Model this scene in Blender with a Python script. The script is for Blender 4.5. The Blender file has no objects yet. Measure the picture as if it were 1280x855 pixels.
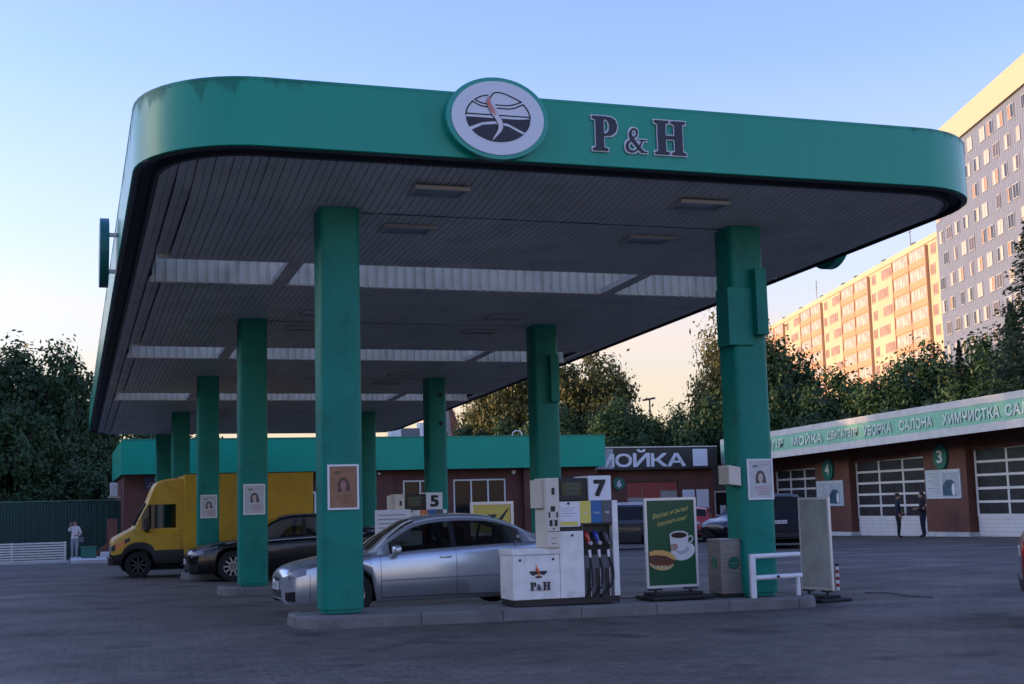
import bpy, bmesh, math, random
import numpy as np
from mathutils import Matrix, Vector
R = math.radians
PI = math.pi
sc = bpy.context.scene
col = sc.collection

# ------------------------------------------------------------------ camera
cam_d = bpy.data.cameras.new('camera'); cam = bpy.data.objects.new('camera', cam_d); col.objects.link(cam)
F, YAW, PITCH, ROLL, EYE = 1662.9, .3228, .1223, .0269, 1.4
fwd = Vector((math.sin(YAW)*math.cos(PITCH), math.cos(YAW)*math.cos(PITCH), math.sin(PITCH)))
rgt = Vector((math.cos(YAW), -math.sin(YAW), 0)); upv = rgt.cross(fwd)
r2 = rgt*math.cos(ROLL)-upv*math.sin(ROLL); u2 = rgt*math.sin(ROLL)+upv*math.cos(ROLL)
cam.matrix_world = Matrix(((r2.x, u2.x, -fwd.x, 0), (r2.y, u2.y, -fwd.y, 0), (r2.z, u2.z, -fwd.z, EYE), (0, 0, 0, 1)))
cam_d.sensor_fit = 'HORIZONTAL'; cam_d.sensor_width = 36; cam_d.lens = F/1280*36
cam_d.clip_start = .1; cam_d.clip_end = 6000
sc.camera = cam

# ------------------------------------------------------------------ sky and sun (low evening sun from the left)
SUN_EL, SUN_AZ = R(6.5), R(-66)
world = bpy.data.worlds.new('World'); sc.world = world; world.use_nodes = True
nt = world.node_tree; N = nt.nodes; LK = nt.links.new
bg = N['Background']; bg.inputs[1].default_value = .15
sky = N.new('ShaderNodeTexSky'); sky.sky_type = 'NISHITA'; sky.sun_disc = False
sky.sun_elevation = SUN_EL; sky.sun_rotation = SUN_AZ
sky.air_density = 1.0; sky.dust_density = 1.0; sky.ozone_density = 3.0
hsv = N.new('ShaderNodeHueSaturation'); hsv.inputs['Saturation'].default_value = .95; hsv.inputs['Hue'].default_value = .53
LK(sky.outputs[0], hsv.inputs['Color'])
# thin pink evening cloud low over the horizon
tc = N.new('ShaderNodeTexCoord'); sep = N.new('ShaderNodeSeparateXYZ'); LK(tc.outputs['Generated'], sep.inputs[0])
mp = N.new('ShaderNodeMapping'); mp.inputs['Scale'].default_value = (5, 5, 22); LK(tc.outputs['Generated'], mp.inputs[0])
cn = N.new('ShaderNodeTexNoise'); cn.inputs['Scale'].default_value = 1.0; cn.inputs['Detail'].default_value = 5; LK(mp.outputs[0], cn.inputs['Vector'])
cr = N.new('ShaderNodeValToRGB'); cr.color_ramp.elements[0].position = .48; cr.color_ramp.elements[1].position = .62; LK(cn.outputs['Fac'], cr.inputs[0])
hr = N.new('ShaderNodeValToRGB'); e = hr.color_ramp.elements
e[0].position = .0; e[0].color = (.85, .85, .85, 1); e[1].position = .20; e[1].color = (0, 0, 0, 1)
LK(sep.outputs['Z'], hr.inputs[0])
mm = N.new('ShaderNodeMath'); mm.operation = 'MULTIPLY'; LK(cr.outputs[0], mm.inputs[0]); LK(hr.outputs[0], mm.inputs[1])
mx = N.new('ShaderNodeMix'); mx.data_type = 'RGBA'; LK(mm.outputs[0], mx.inputs[0]); 
mx.inputs[7].default_value = (1.95, 1.28, 1.0, 1)
# warm evening haze round the whole horizon
hz = N.new('ShaderNodeValToRGB'); e = hz.color_ramp.elements; e[0].position = 0; e[0].color = (.92, .92, .92, 1); e[1].position = .32; e[1].color = (0, 0, 0, 1)
q = e.new(.09); q.color = (.78, .78, .78, 1); q = e.new(.17); q.color = (.36, .36, .36, 1); LK(sep.outputs['Z'], hz.inputs[0])
mh = N.new('ShaderNodeMix'); mh.data_type = 'RGBA'; LK(hz.outputs[0], mh.inputs[0]); LK(hsv.outputs[0], mh.inputs[6]); mh.inputs[7].default_value = (1.50, 1.10, .80, 1)
LK(mh.outputs[2], mx.inputs[6])
LK(mx.outputs[2], bg.inputs[0])
sun_d = bpy.data.lights.new('sun', 'SUN'); sun = bpy.data.objects.new('sun', sun_d); col.objects.link(sun)
sun_d.energy = 1.5; sun_d.angle = R(.5); sun_d.color = (1, .62, .30)
sdir = Vector((math.sin(SUN_AZ)*math.cos(SUN_EL), math.cos(SUN_AZ)*math.cos(SUN_EL), math.sin(SUN_EL)))
sun.rotation_euler = (-sdir).to_track_quat('-Z', 'Y').to_euler(); sun.location = sdir*50+Vector((0, 0, 30))
vs = sc.view_settings; vs.view_transform = 'Standard'; vs.look = 'None'; vs.exposure = 2.15; vs.gamma = 1; vs.use_curve_mapping = False
sc.cycles.max_bounces = 6; sc.cycles.diffuse_bounces = 3; sc.cycles.transparent_max_bounces = 12
sc.cycles.sample_clamp_indirect = 6

# ------------------------------------------------------------------ materials
MT = {}
def mat(name, c, rough=.6, metal=0, spec=.5, var=0, vs_=3, bump=0, bs_=40, emit=0, coat=0, stretch=None, dirt=None):
    if name in MT: return MT[name]
    m = bpy.data.materials.new(name); m.use_nodes = True; t = m.node_tree; n = t.nodes; b = n['Principled BSDF']
    b.inputs['Base Color'].default_value = (*c, 1); b.inputs['Roughness'].default_value = rough
    b.inputs['Metallic'].default_value = metal; b.inputs['Specular IOR Level'].default_value = spec
    if coat: b.inputs['Coat Weight'].default_value = coat; b.inputs['Coat Roughness'].default_value = .06
    if emit: b.inputs['Emission Color'].default_value = (*c, 1); b.inputs['Emission Strength'].default_value = emit
    tcn = n.new('ShaderNodeTexCoord'); src = tcn.outputs['Object']
    if stretch:
        mpn = n.new('ShaderNodeMapping'); mpn.inputs['Scale'].default_value = stretch; t.links.new(src, mpn.inputs[0]); src = mpn.outputs[0]
    if var:
        nz = n.new('ShaderNodeTexNoise'); nz.inputs['Scale'].default_value = vs_; nz.inputs['Detail'].default_value = 6; t.links.new(src, nz.inputs['Vector'])
        rp = n.new('ShaderNodeMapRange'); rp.inputs[1].default_value = .3; rp.inputs[2].default_value = .7
        rp.inputs[3].default_value = 1-var; rp.inputs[4].default_value = 1+var; t.links.new(nz.outputs['Fac'], rp.inputs[0])
        ml = n.new('ShaderNodeMix'); ml.data_type = 'RGBA'; ml.blend_type = 'MULTIPLY'; ml.inputs[0].default_value = 1
        ml.inputs[6].default_value = (*c, 1); t.links.new(rp.outputs[0], ml.inputs[7]); out = ml.outputs[2]
        if dirt:
            n2 = n.new('ShaderNodeTexNoise'); n2.inputs['Scale'].default_value = dirt[1]; n2.inputs['Detail'].default_value = 8; t.links.new(src, n2.inputs['Vector'])
            r3 = n.new('ShaderNodeMapRange'); r3.inputs[1].default_value = .55; r3.inputs[2].default_value = .75; r3.inputs[4].default_value = dirt[2]; t.links.new(n2.outputs['Fac'], r3.inputs[0])
            m2 = n.new('ShaderNodeMix'); m2.data_type = 'RGBA'; t.links.new(r3.outputs[0], m2.inputs[0]); t.links.new(out, m2.inputs[6]); m2.inputs[7].default_value = (*dirt[0], 1); out = m2.outputs[2]
        t.links.new(out, b.inputs['Base Color'])
    if bump:
        nb = n.new('ShaderNodeTexNoise'); nb.inputs['Scale'].default_value = bs_; nb.inputs['Detail'].default_value = 4; t.links.new(src, nb.inputs['Vector'])
        bp = n.new('ShaderNodeBump'); bp.inputs['Strength'].default_value = bump; bp.inputs['Distance'].default_value = .02
        t.links.new(nb.outputs['Fac'], bp.inputs['Height']); t.links.new(bp.outputs[0], b.inputs['Normal'])
    MT[name] = m; return m

TEAL = mat('teal_column_paint', (.0008, .21, .155), .45, spec=.28, var=.12, vs_=1.5, dirt=((.003, .08, .075), 4, .5))
FASC = mat('green_fascia_panel', (.002, .33, .21), .24, spec=.35, var=.09, vs_=.8, dirt=((.002, .22, .17), 1.6, .5), stretch=(1, 1, .22), bump=.12, bs_=1.6)
def fascia_stain(m):
    t = m.node_tree; n = t.nodes; b = n['Principled BSDF']; L = t.links.new; src = b.inputs['Base Color'].links[0].from_socket
    tcn = n.new('ShaderNodeTexCoord'); dp = n.new('ShaderNodeVectorMath'); dp.operation = 'DOT_PRODUCT'; dp.inputs[1].default_value = (.002, .029, 1); L(tcn.outputs['Object'], dp.inputs[0])
    mpn = n.new('ShaderNodeMapping'); mpn.inputs['Scale'].default_value = (2.8, 2.8, .2); L(tcn.outputs['Object'], mpn.inputs[0])
    nz = n.new('ShaderNodeTexNoise'); nz.inputs['Scale'].default_value = 1; nz.inputs['Detail'].default_value = 9; nz.inputs['Roughness'].default_value = .62; L(mpn.outputs[0], nz.inputs['Vector'])
    sx = n.new('ShaderNodeSeparateXYZ'); L(tcn.outputs['Object'], sx.inputs[0]); ab = n.new('ShaderNodeMath'); ab.operation = 'ABSOLUTE'; L(sx.outputs['X'], ab.inputs[0])
    cm = n.new('ShaderNodeMapRange'); cm.inputs[1].default_value = 3.2; cm.inputs[2].default_value = 5.2; L(ab.outputs[0], cm.inputs[0])
    am = n.new('ShaderNodeMapRange'); am.inputs[1].default_value = .42; am.inputs[2].default_value = .72; am.inputs[3].default_value = .0; am.inputs[4].default_value = .40; L(nz.outputs['Fac'], am.inputs[0])
    ml = n.new('ShaderNodeMath'); ml.operation = 'MULTIPLY'; L(am.outputs[0], ml.inputs[0]); L(cm.outputs[0], ml.inputs[1])
    ad = n.new('ShaderNodeMath'); ad.operation = 'ADD'; L(dp.outputs['Value'], ad.inputs[0]); L(ml.outputs[0], ad.inputs[1])
    st_ = n.new('ShaderNodeMapRange'); st_.inputs[1].default_value = 5.80; st_.inputs[2].default_value = 5.88; st_.inputs[4].default_value = .5; L(ad.outputs[0], st_.inputs[0])
    mx_ = n.new('ShaderNodeMix'); mx_.data_type = 'RGBA'; L(st_.outputs[0], mx_.inputs[0]); L(src, mx_.inputs[6]); mx_.inputs[7].default_value = (.002, .10, .07, 1); L(mx_.outputs[2], b.inputs['Base Color'])
    ra = n.new('ShaderNodeMapRange'); ra.inputs[3].default_value = .24; ra.inputs[4].default_value = .65; L(st_.outputs[0], ra.inputs[0]); L(ra.outputs[0], b.inputs['Roughness'])
fascia_stain(FASC)
GREENB = mat('green_building_fascia', (.004, .36, .225), .45, spec=.3, var=.06, vs_=.6)
SOFF = mat('soffit_plank_metal', (.62, .605, .57), .42, var=.12, vs_=1.2, dirt=((.34, .33, .32), 2, .4))
GUTTER = mat('dark_gutter_trim', (.045, .05, .065), .5, var=.2, vs_=2)
DECK = mat('roof_deck_metal', (.16, .165, .18), .6)
WHITE = mat('white_paint', (.78, .78, .76), .45, var=.06, vs_=4)
WHITE2 = mat('worn_white_enamel', (.80, .785, .74), .4, var=.10, vs_=5, dirt=((.35, .33, .30), 4, .4))
CREAM = mat('cream_plastic', (.66, .60, .50), .5, var=.05)
NAVY = mat('navy_print', (.012, .014, .03), .45)
BLACK = mat('black_plastic', (.012, .012, .014), .45, var=.15)
RUBBER = mat('black_rubber', (.015, .015, .016), .75, bump=.2)
GREYP = mat('dark_grey_panel', (.09, .095, .11), .45, var=.08)
STEEL = mat('brushed_steel', (.24, .225, .21), .42, metal=.7, var=.18, vs_=6, stretch=(1, 1, 6))
ALU = mat('aluminium_frame', (.62, .63, .64), .35, metal=.6)
CONC = mat('island_concrete', (.165, .157, .145), .85, var=.22, vs_=2.5, bump=.5, bs_=30, dirt=((.07, .065, .06), 3, .6))
CONCP = mat('kerb_pale_paint', (.58, .60, .60), .8, var=.15, vs_=3, bump=.3)
BRICKR = mat('brown_rendered_wall', (.14, .056, .040), .8, var=.16, vs_=2.5, bump=.3, bs_=60)
GREENF = mat('dark_green_fence_sheet', (.004, .055, .047), .5, var=.12, vs_=1)
GLASSD = mat('dark_window_glass', (.012, .014, .016), .06, spec=.25)
SIGNW = mat('sign_face_white', (.74, .76, .80), .35)
RED = mat('red_paint', (.42, .018, .012), .3, coat=.5)
YELLOW = mat('yellow_print', (.72, .60, .12), .5)
BLUE = mat('blue_print', (.02, .13, .34), .45)
ORANGEP = mat('orange_print', (.65, .20, .06), .5)
GREENAD = mat('green_advert_print', (.010, .085, .040), .25, spec=.4)

def glass_mat():
    m = bpy.data.materials.new('tinted_car_glass'); m.use_nodes = True; t = m.node_tree; n = t.nodes
    n.remove(n['Principled BSDF']); tr = n.new('ShaderNodeBsdfTransparent'); tr.inputs[0].default_value = (.30, .33, .34, 1)
    gl = n.new('ShaderNodeBsdfGlossy'); gl.inputs['Roughness'].default_value = .03
    fr = n.new('ShaderNodeFresnel'); fr.inputs[0].default_value = 1.5
    ms = n.new('ShaderNodeMixShader'); t.links.new(fr.outputs[0], ms.inputs[0]); t.links.new(tr.outputs[0], ms.inputs[1]); t.links.new(gl.outputs[0], ms.inputs[2])
    t.links.new(ms.outputs[0], n['Material Output'].inputs[0]); return m
CARGLASS = glass_mat()

def sheet_mat():
    m = bpy.data.materials.new('translucent_skylight_sheet'); m.use_nodes = True; t = m.node_tree; n = t.nodes
    b = n['Principled BSDF']; b.inputs['Base Color'].default_value = (.5, .5, .47, 1); b.inputs['Roughness'].default_value = .6
    tl = n.new('ShaderNodeBsdfTranslucent'); nz = n.new('ShaderNodeTexNoise'); nz.inputs['Scale'].default_value = 1.7; nz.inputs['Detail'].default_value = 6
    tcn = n.new('ShaderNodeTexCoord'); t.links.new(tcn.outputs['Object'], nz.inputs['Vector'])
    rp = n.new('ShaderNodeValToRGB'); rp.color_ramp.elements[0].color = (.80, .77, .66, 1); rp.color_ramp.elements[0].position = .3; rp.color_ramp.elements[1].color = (.92, .89, .78, 1); rp.color_ramp.elements[1].position = .7
    t.links.new(nz.outputs['Fac'], rp.inputs[0]); t.links.new(rp.outputs[0], tl.inputs[0])
    ms = n.new('ShaderNodeMixShader'); ms.inputs[0].default_value = .75; t.links.new(b.outputs[0], ms.inputs[1]); t.links.new(tl.outputs[0], ms.inputs[2])
    t.links.new(ms.outputs[0], n['Material Output'].inputs[0]); return m
SHEET = sheet_mat()

LANT = mat('ribbed_white_sheet', (.82, .79, .68), .55, var=.14, vs_=1.2, dirt=((.34, .32, .26), 2.5, .4))
def leaf_mat(name, c1, c2, trans=.35):
    m = bpy.data.materials.new(name); m.use_nodes = True; t = m.node_tree; n = t.nodes; b = n['Principled BSDF']
    g = n.new('ShaderNodeNewGeometry'); rp = n.new('ShaderNodeValToRGB')
    rp.color_ramp.elements[0].color = (*c1, 1); rp.color_ramp.elements[1].color = (*c2, 1)
    oi = n.new('ShaderNodeObjectInfo'); ad = n.new('ShaderNodeMath'); ad.operation = 'MULTIPLY_ADD'; ad.inputs[1].default_value = .6
    t.links.new(g.outputs['Random Per Island'], ad.inputs[0]); sc_ = n.new('ShaderNodeMath'); sc_.operation = 'MULTIPLY'; sc_.inputs[1].default_value = .4
    t.links.new(oi.outputs['Random'], sc_.inputs[0]); t.links.new(sc_.outputs[0], ad.inputs[2]); t.links.new(ad.outputs[0], rp.inputs[0])
    t.links.new(rp.outputs[0], b.inputs['Base Color']); b.inputs['Roughness'].default_value = .55; b.inputs['Specular IOR Level'].default_value = .3
    tl = n.new('ShaderNodeBsdfTranslucent'); t.links.new(rp.outputs[0], tl.inputs[0])
    ms = n.new('ShaderNodeMixShader'); ms.inputs[0].default_value = trans; t.links.new(b.outputs[0], ms.inputs[1]); t.links.new(tl.outputs[0], ms.inputs[2])
    t.links.new(ms.outputs[0], n['Material Output'].inputs[0]); return m
LEAF = leaf_mat('broadleaf_foliage', (.018, .048, .018), (.058, .115, .034), .22)
LEAFB = leaf_mat('birch_foliage', (.06, .075, .018), (.16, .15, .045), .30)
NEEDLE = leaf_mat('spruce_needles', (.010, .030, .020), (.030, .060, .035), .15)
BARK = mat('tree_bark', (.06, .048, .038), .9, var=.3, bump=.6, bs_=8)

def ground_mat():
    m = bpy.data.materials.new('grey_block_paving'); m.use_nodes = True; t = m.node_tree; n = t.nodes; b = n['Principled BSDF']
    tcn = n.new('ShaderNodeTexCoord'); mpn = n.new('ShaderNodeMapping'); mpn.inputs['Rotation'].default_value = (0, 0, .05)
    t.links.new(tcn.outputs['Object'], mpn.inputs[0])
    br = n.new('ShaderNodeTexBrick'); br.inputs['Scale'].default_value = 1; br.inputs['Brick Width'].default_value = .22; br.inputs['Row Height'].default_value = .17
    br.inputs['Mortar Size'].default_value = .008; br.inputs['Bias'].default_value = 0
    br.inputs['Color1'].default_value = (.106, .089, .071, 1); br.inputs['Color2'].default_value = (.124, .104, .084, 1); br.inputs['Mortar'].default_value = (.074, .062, .050, 1)
    t.links.new(mpn.outputs[0], br.inputs['Vector'])
    def noise(s, d=6, src=tcn.outputs['Object']):
        z = n.new('ShaderNodeTexNoise'); z.inputs['Scale'].default_value = s; z.inputs['Detail'].default_value = d; t.links.new(src, z.inputs['Vector']); return z
    def mrange(z, a, b_, c, d):
        r = n.new('ShaderNodeMapRange'); r.inputs[1].default_value = a; r.inputs[2].default_value = b_; r.inputs[3].default_value = c; r.inputs[4].default_value = d; t.links.new(z.outputs['Fac'], r.inputs[0]); return r
    def mul(a, bb):
        k = n.new('ShaderNodeMix'); k.data_type = 'RGBA'; k.blend_type = 'MULTIPLY'; k.inputs[0].default_value = 1; t.links.new(a, k.inputs[6]); t.links.new(bb, k.inputs[7]); return k.outputs[2]
    mp2 = n.new('ShaderNodeMapping'); mp2.inputs['Scale'].default_value = (.6, 1, 1); t.links.new(tcn.outputs['Object'], mp2.inputs[0])
    o = mul(br.outputs['Color'], mrange(noise(.5, 8, mp2.outputs[0]), .3, .7, .70, 1.30).outputs[0])
    o = mul(o, mrange(noise(3.5, 6), .3, .7, .8, 1.2).outputs[0])
    o = mul(o, mrange(noise(.9, 3), .58, .70, 1, .45).outputs[0])
    o = mul(o, mrange(noise(28, 4), .3, .7, .68, 1.32).outputs[0])
    t.links.new(o, b.inputs['Base Color'])
    rr_ = mrange(noise(.7, 4), .3, .7, .55, .85); t.links.new(rr_.outputs[0], b.inputs['Roughness']); b.inputs['Specular IOR Level'].default_value = .35
    bp = n.new('ShaderNodeBump'); bp.inputs['Strength'].default_value = .6; bp.inputs['Distance'].default_value = .012
    sm = n.new('ShaderNodeMath'); sm.operation = 'MULTIPLY_ADD'; sm.inputs[1].default_value = .5
    inv = n.new('ShaderNodeMath'); inv.operation = 'SUBTRACT'; inv.inputs[0].default_value = 1; t.links.new(br.outputs['Fac'], inv.inputs[1])
    t.links.new(noise(35, 5).outputs['Fac'], sm.inputs[0]); t.links.new(inv.outputs[0], sm.inputs[2]); t.links.new(sm.outputs[0], bp.inputs['Height'])
    t.links.new(bp.outputs[0], b.inputs['Normal']); return m
PAVE = ground_mat()

# ------------------------------------------------------------------ mesh helpers
class MB:
    def __init__(s): s.v = []; s.f = []; s.mi = []
    def add(s, v, f, M=None, mi=0):
        o = len(s.v)
        s.v += [tuple(M @ Vector(p)) for p in v] if M else [tuple(p) for p in v]
        s.f += [tuple(i+o for i in q) for q in f]; s.mi += [mi]*len(f); return s
    def box(s, x0, x1, y0, y1, z0, z1, M=None, mi=0, b=0):
        if b:
            bm = bmesh.new(); bmesh.ops.create_cube(bm, size=1)
            for v in bm.verts: v.co = Vector(((x0+x1)/2+v.co.x*(x1-x0), (y0+y1)/2+v.co.y*(y1-y0), (z0+z1)/2+v.co.z*(z1-z0)))
            bmesh.ops.bevel(bm, geom=bm.edges[:], offset=b, segments=2, affect='EDGES', profile=.6)
            bm.verts.index_update(); s.add([v.co[:] for v in bm.verts], [[v.index for v in f.verts] for f in bm.faces], M, mi); bm.free(); return s
        v = [(x0, y0, z0), (x1, y0, z0), (x1, y1, z0), (x0, y1, z0), (x0, y0, z1), (x1, y0, z1), (x1, y1, z1), (x0, y1, z1)]
        return s.add(v, [(3, 2, 1, 0), (4, 5, 6, 7), (0, 1, 5, 4), (1, 2, 6, 5), (2, 3, 7, 6), (3, 0, 4, 7)], M, mi)
    def tube(s, path, r, n=8, M=None, mi=0, cap=True):
        P = [Vector(p) for p in path]; rs = r if isinstance(r, (list, tuple)) else [r]*len(P); v = []; f = []
        up = Vector((0, 0, 1))
        for i, p in enumerate(P):
            d = (P[min(i+1, len(P)-1)]-P[max(i-1, 0)]).normalized()
            a = d.cross(up if abs(d.z) < .95 else Vector((1, 0, 0))).normalized(); b = d.cross(a)
            v += [p+(a*math.cos(2*PI*k/n)+b*math.sin(2*PI*k/n))*rs[i] for k in range(n)]
        for i in range(len(P)-1):
            for k in range(n): f.append((i*n+k, i*n+(k+1) % n, (i+1)*n+(k+1) % n, (i+1)*n+k))
        if cap: f.append(tuple(range(n-1, -1, -1))); f.append(tuple((len(P)-1)*n+k for k in range(n)))
        return s.add(v, f, M, mi)
    def prism(s, poly, a, b, axis='y', M=None, mi=0):     # poly in the two other axes, extruded along axis from a to b
        n = len(poly); mk = {'y': lambda p, t: (p[0], t, p[1]), 'x': lambda p, t: (t, p[0], p[1]), 'z': lambda p, t: (p[0], p[1], t)}[axis]
        v = [mk(p, a) for p in poly]+[mk(p, b) for p in poly]
        f = [tuple(range(n)), tuple(range(2*n-1, n-1, -1))]+[((i+1) % n, i, n+i, n+(i+1) % n) for i in range(n)]
        return s.add(v, f, M, mi)
    def lathe(s, prof, n=24, M=None, mi=0, cap=True):                # prof (r, t): revolved about local y, t along y
        v = []; f = []
        for r, t in prof: v += [(r*math.cos(2*PI*k/n), t, r*math.sin(2*PI*k/n)) for k in range(n)]
        for i in range(len(prof)-1):
            for k in range(n): f.append((i*n+k, i*n+(k+1) % n, (i+1)*n+(k+1) % n, (i+1)*n+k))
        if cap and prof[0][0] > 1e-4: f.append(tuple(range(n)))
        if cap and prof[-1][0] > 1e-4: f.append(tuple((len(prof)-1)*n+k for k in range(n-1, -1, -1)))
        return s.add(v, f, M, mi)
    def build(s, name, m, parent=None, smooth=False, org=None, fix=True):
        me = bpy.data.meshes.new(name)
        vv = [(a-org[0], b-org[1], c-org[2]) for a, b, c in s.v] if org else s.v
        me.from_pydata(vv, [], s.f)
        for x in (m if isinstance(m, (list, tuple)) else [m]): me.materials.append(x)
        if isinstance(m, (list, tuple)): me.polygons.foreach_set('material_index', s.mi)
        if fix:
            bm = bmesh.new(); bm.from_mesh(me); bmesh.ops.recalc_face_normals(bm, faces=bm.faces[:]); bm.to_mesh(me); bm.free()
        if smooth:
            me.polygons.foreach_set('use_smooth', [True]*len(me.polygons))
            if smooth != 2: me.set_sharp_from_angle(angle=R(38))
        me.update()
        o = bpy.data.objects.new(name, me); col.objects.link(o)
        if parent: o.parent = parent
        return o
def tag(o, label=None, cat=None, group=None, kind=None):
    for k, v in (('label', label), ('category', cat), ('group', group), ('kind', kind)):
        if v: o[k] = v
    return o
def thing(name, label, cat, loc=(0, 0, 0), rz=0, group=None):
    o = bpy.data.objects.new(name, None); col.objects.link(o); o.location = loc; o.rotation_euler = (0, 0, rz); o.empty_display_size = .3
    return tag(o, label, cat, group)
KIDS = {}
def copy_tree(o, parent=None):
    c = o.copy(); col.objects.link(c)
    if parent: c.parent = parent
    for ch in [x for x in bpy.data.objects if x.parent == o]: copy_tree(ch, c)
    return c
def inst(name, me, parent=None, loc=(0, 0, 0), rz=0, scale=(1, 1, 1)):
    o = bpy.data.objects.new(name, me); col.objects.link(o); o.location = loc; o.rotation_euler = (0, 0, rz); o.scale = scale
    if parent: o.parent = parent
    return o
def bez(pts, n=8):       # catmull-rom through points
    P = [Vector(p) for p in pts]; P = [P[0]*2-P[1]]+P+[P[-1]*2-P[-2]]; out = []
    for i in range(1, len(P)-2):
        for k in range(n):
            t = k/n; a, b, c, d = P[i-1:i+3]
            out.append(.5*((2*b)+(c-a)*t+(2*a-5*b+4*c-d)*t*t+(3*b-a-3*c+d)*t**3))
    return out+[P[-2]]
def rrect(x0, x1, y0, y1, r, n=8):
    o = []
    for cx, cy, a in ((x1-r, y1-r, 0), (x0+r, y1-r, 90), (x0+r, y0+r, 180), (x1-r, y0+r, 270)):
        o += [(cx+r*math.cos(R(a+90*k/n)), cy+r*math.sin(R(a+90*k/n))) for k in range(n+1)]
    return o
_tx = {}
def text_geo(body):
    if body not in _tx:
        cu = bpy.data.curves.new('t', 'FONT'); cu.body = body; cu.resolution_u = 3
        o = bpy.data.objects.new('t', cu); col.objects.link(o)
        dg = bpy.context.evaluated_depsgraph_get(); me = bpy.data.meshes.new_from_object(o.evaluated_get(dg))
        v = [tuple(p.co) for p in me.vertices]; f = [tuple(p.vertices) for p in me.polygons]
        bpy.data.objects.remove(o); bpy.data.curves.remove(cu); bpy.data.meshes.remove(me)
        xs = [p[0] for p in v]; ys = [p[1] for p in v]
        _tx[body] = (v, f, min(xs), max(xs), min(ys), max(ys))
    return _tx[body]
def text_mb(body, w, h, M=None, bold=0, shear=0, cx=True):
    """text fitted to w x h in the local XZ plane (front towards -Y), centred on 0,0"""
    v, f, a, b, c, d = text_geo(body); mb = MB()
    stp = max(.0005, bold*.15)
    for dx, dz, dy in ([(0, 0, 0)] if not bold else [(bold*i, bold*j, -stp*(i*3+j+4)) for i in (-1, 0, 1) for j in (-1, 0, 1)]):
        vv = [((p[0]-(a+b)/2)/(b-a)*w+dx+shear*((p[1]-c)/(d-c)-.5)*h, dy, (p[1]-(c+d)/2)/(d-c)*h+dz) for p in v]
        mb.add(vv, f, M)
    return mb
def Tm(x, y, z, rz=0, rx=0, ry=0): return Matrix.Translation((x, y, z)) @ Matrix.Rotation(rz, 4, 'Z') @ Matrix.Rotation(rx, 4, 'X') @ Matrix.Rotation(ry, 4, 'Y')
def fx(x): return float(np.interp(x, [-100, 0, 10, 28, 400], [0, 0, -.1, 0, 0]))
def G(x, y): return fx(x)-.0085*max(0, min(y, 110)-17)
rnd = random.Random(7)

# ------------------------------------------------------------------ ground
def axis(a): return sorted(set(a))
gx = axis([-1500, -600, -250, -120, -60, -30, -15, -6, 0, 2, 4, 6, 8, 10, 13, 16, 19, 22, 25, 28, 34, 42, 55, 80, 120, 200, 400, 900, 1800])
gy = axis([-800, -300, -100, -40, -15, -5, 0, 5, 10, 14, 17, 22, 28, 34, 40, 48, 56, 64, 75, 90, 110, 150, 220, 400, 900, 2500])
mb = MB(); nx = len(gx)
mb.add([(x, y, G(x, y)) for y in gy for x in gx], [(j*nx+i, j*nx+i+1, (j+1)*nx+i+1, (j+1)*nx+i) for j in range(len(gy)-1) for i in range(nx-1)])
tag(mb.build('ground', PAVE, smooth=2), kind='structure')

# ------------------------------------------------------------------ canopy
XL, XR, Y0, S, CW = 3.30, 9.20, 17.03, 8.557, .53
CL, CR, FY, BY, FH = .68, 12.31, 14.90, 52.3, .80
def SZ(x, y): return -.002*x-.029*(y-Y0)
ZS, ZF = 5.315, 5.491
CO = (6.5, 33.5, 0)
canopy = thing('petrol_station_canopy', 'long flat green canopy on square teal columns over the fuel pumps', 'canopy', CO)
def loft(rings, closed=True):
    m = MB(); n = len(rings[0]); v = [p for r in rings for p in r]; f = []
    for i in range(len(rings)-1):
        for k in range(n if closed else n-1): f.append((i*n+k, i*n+(k+1) % n, (i+1)*n+(k+1) % n, (i+1)*n+k))
    return m.add(v, f)
def ring(inset, zoff):
    return [(x, y, zoff+SZ(x, y)) for x, y in rrect(CL+inset, CR-inset, FY+inset, BY-inset, 1.4-inset, 12)]
fa = loft([ring(.02, ZF), ring(0, ZF+.01), ring(0, ZF+FH), ring(.05, ZF+FH), ring(.05, ZF+.02), ring(.02, ZF)]).build('fascia', FASC, canopy, True, CO)
loft([ring(-.004, ZF+FH-.02), ring(-.004, ZF+FH+.012), ring(.07, ZF+FH+.012)]).build('top_trim', FASC, canopy, True, CO)
loft([ring(.02, ZF-.004), ring(.07, ZF-.02), ring(.08, ZF-.02)]).build('outer_lip', mat('lip_metal', (.05, .054, .068), .45), canopy, True, CO)
loft([ring(.08, ZF-.016), ring(.09, ZF+.05), ring(.235, ZF+.05), ring(.262, ZF-.030)]).build('gutter_trim', mat('gutter_black', (.018, .020, .028), .6), canopy, False, CO)
loft([ring(.262, ZF-.030), ring(.266, ZF-.034), ring(.318, ZF-.034), ring(.318, ZF+.01)]).build('soffit_edge_trim', GUTTER, canopy, False, CO)
STR = [(20.23, 22.06), (28.98, 30.78), (37.47, 39.27)]
SX0, SX1 = 1.24, 11.62
def ylim(x, ins=.30):
    r = 1.4-ins; x0, x1 = CL+ins, CR-ins
    dx = max(0, (x0+r)-x, x-(x1-r)); dy = r-math.sqrt(max(0, r*r-dx*dx))
    return FY+ins+dy, BY-ins-dy
def SE(x, y):
    a, b = ylim(x, .312); return .165*max(0., 1-min(max(0, x-CL-.31)*3, max(0, CR-.31-x)*3, max(0, y-a), max(0, b-y))/1.5)
xs0, xs1 = CL+.31, CR-.31; NP = 55; pw = (xs1-xs0)/NP
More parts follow.
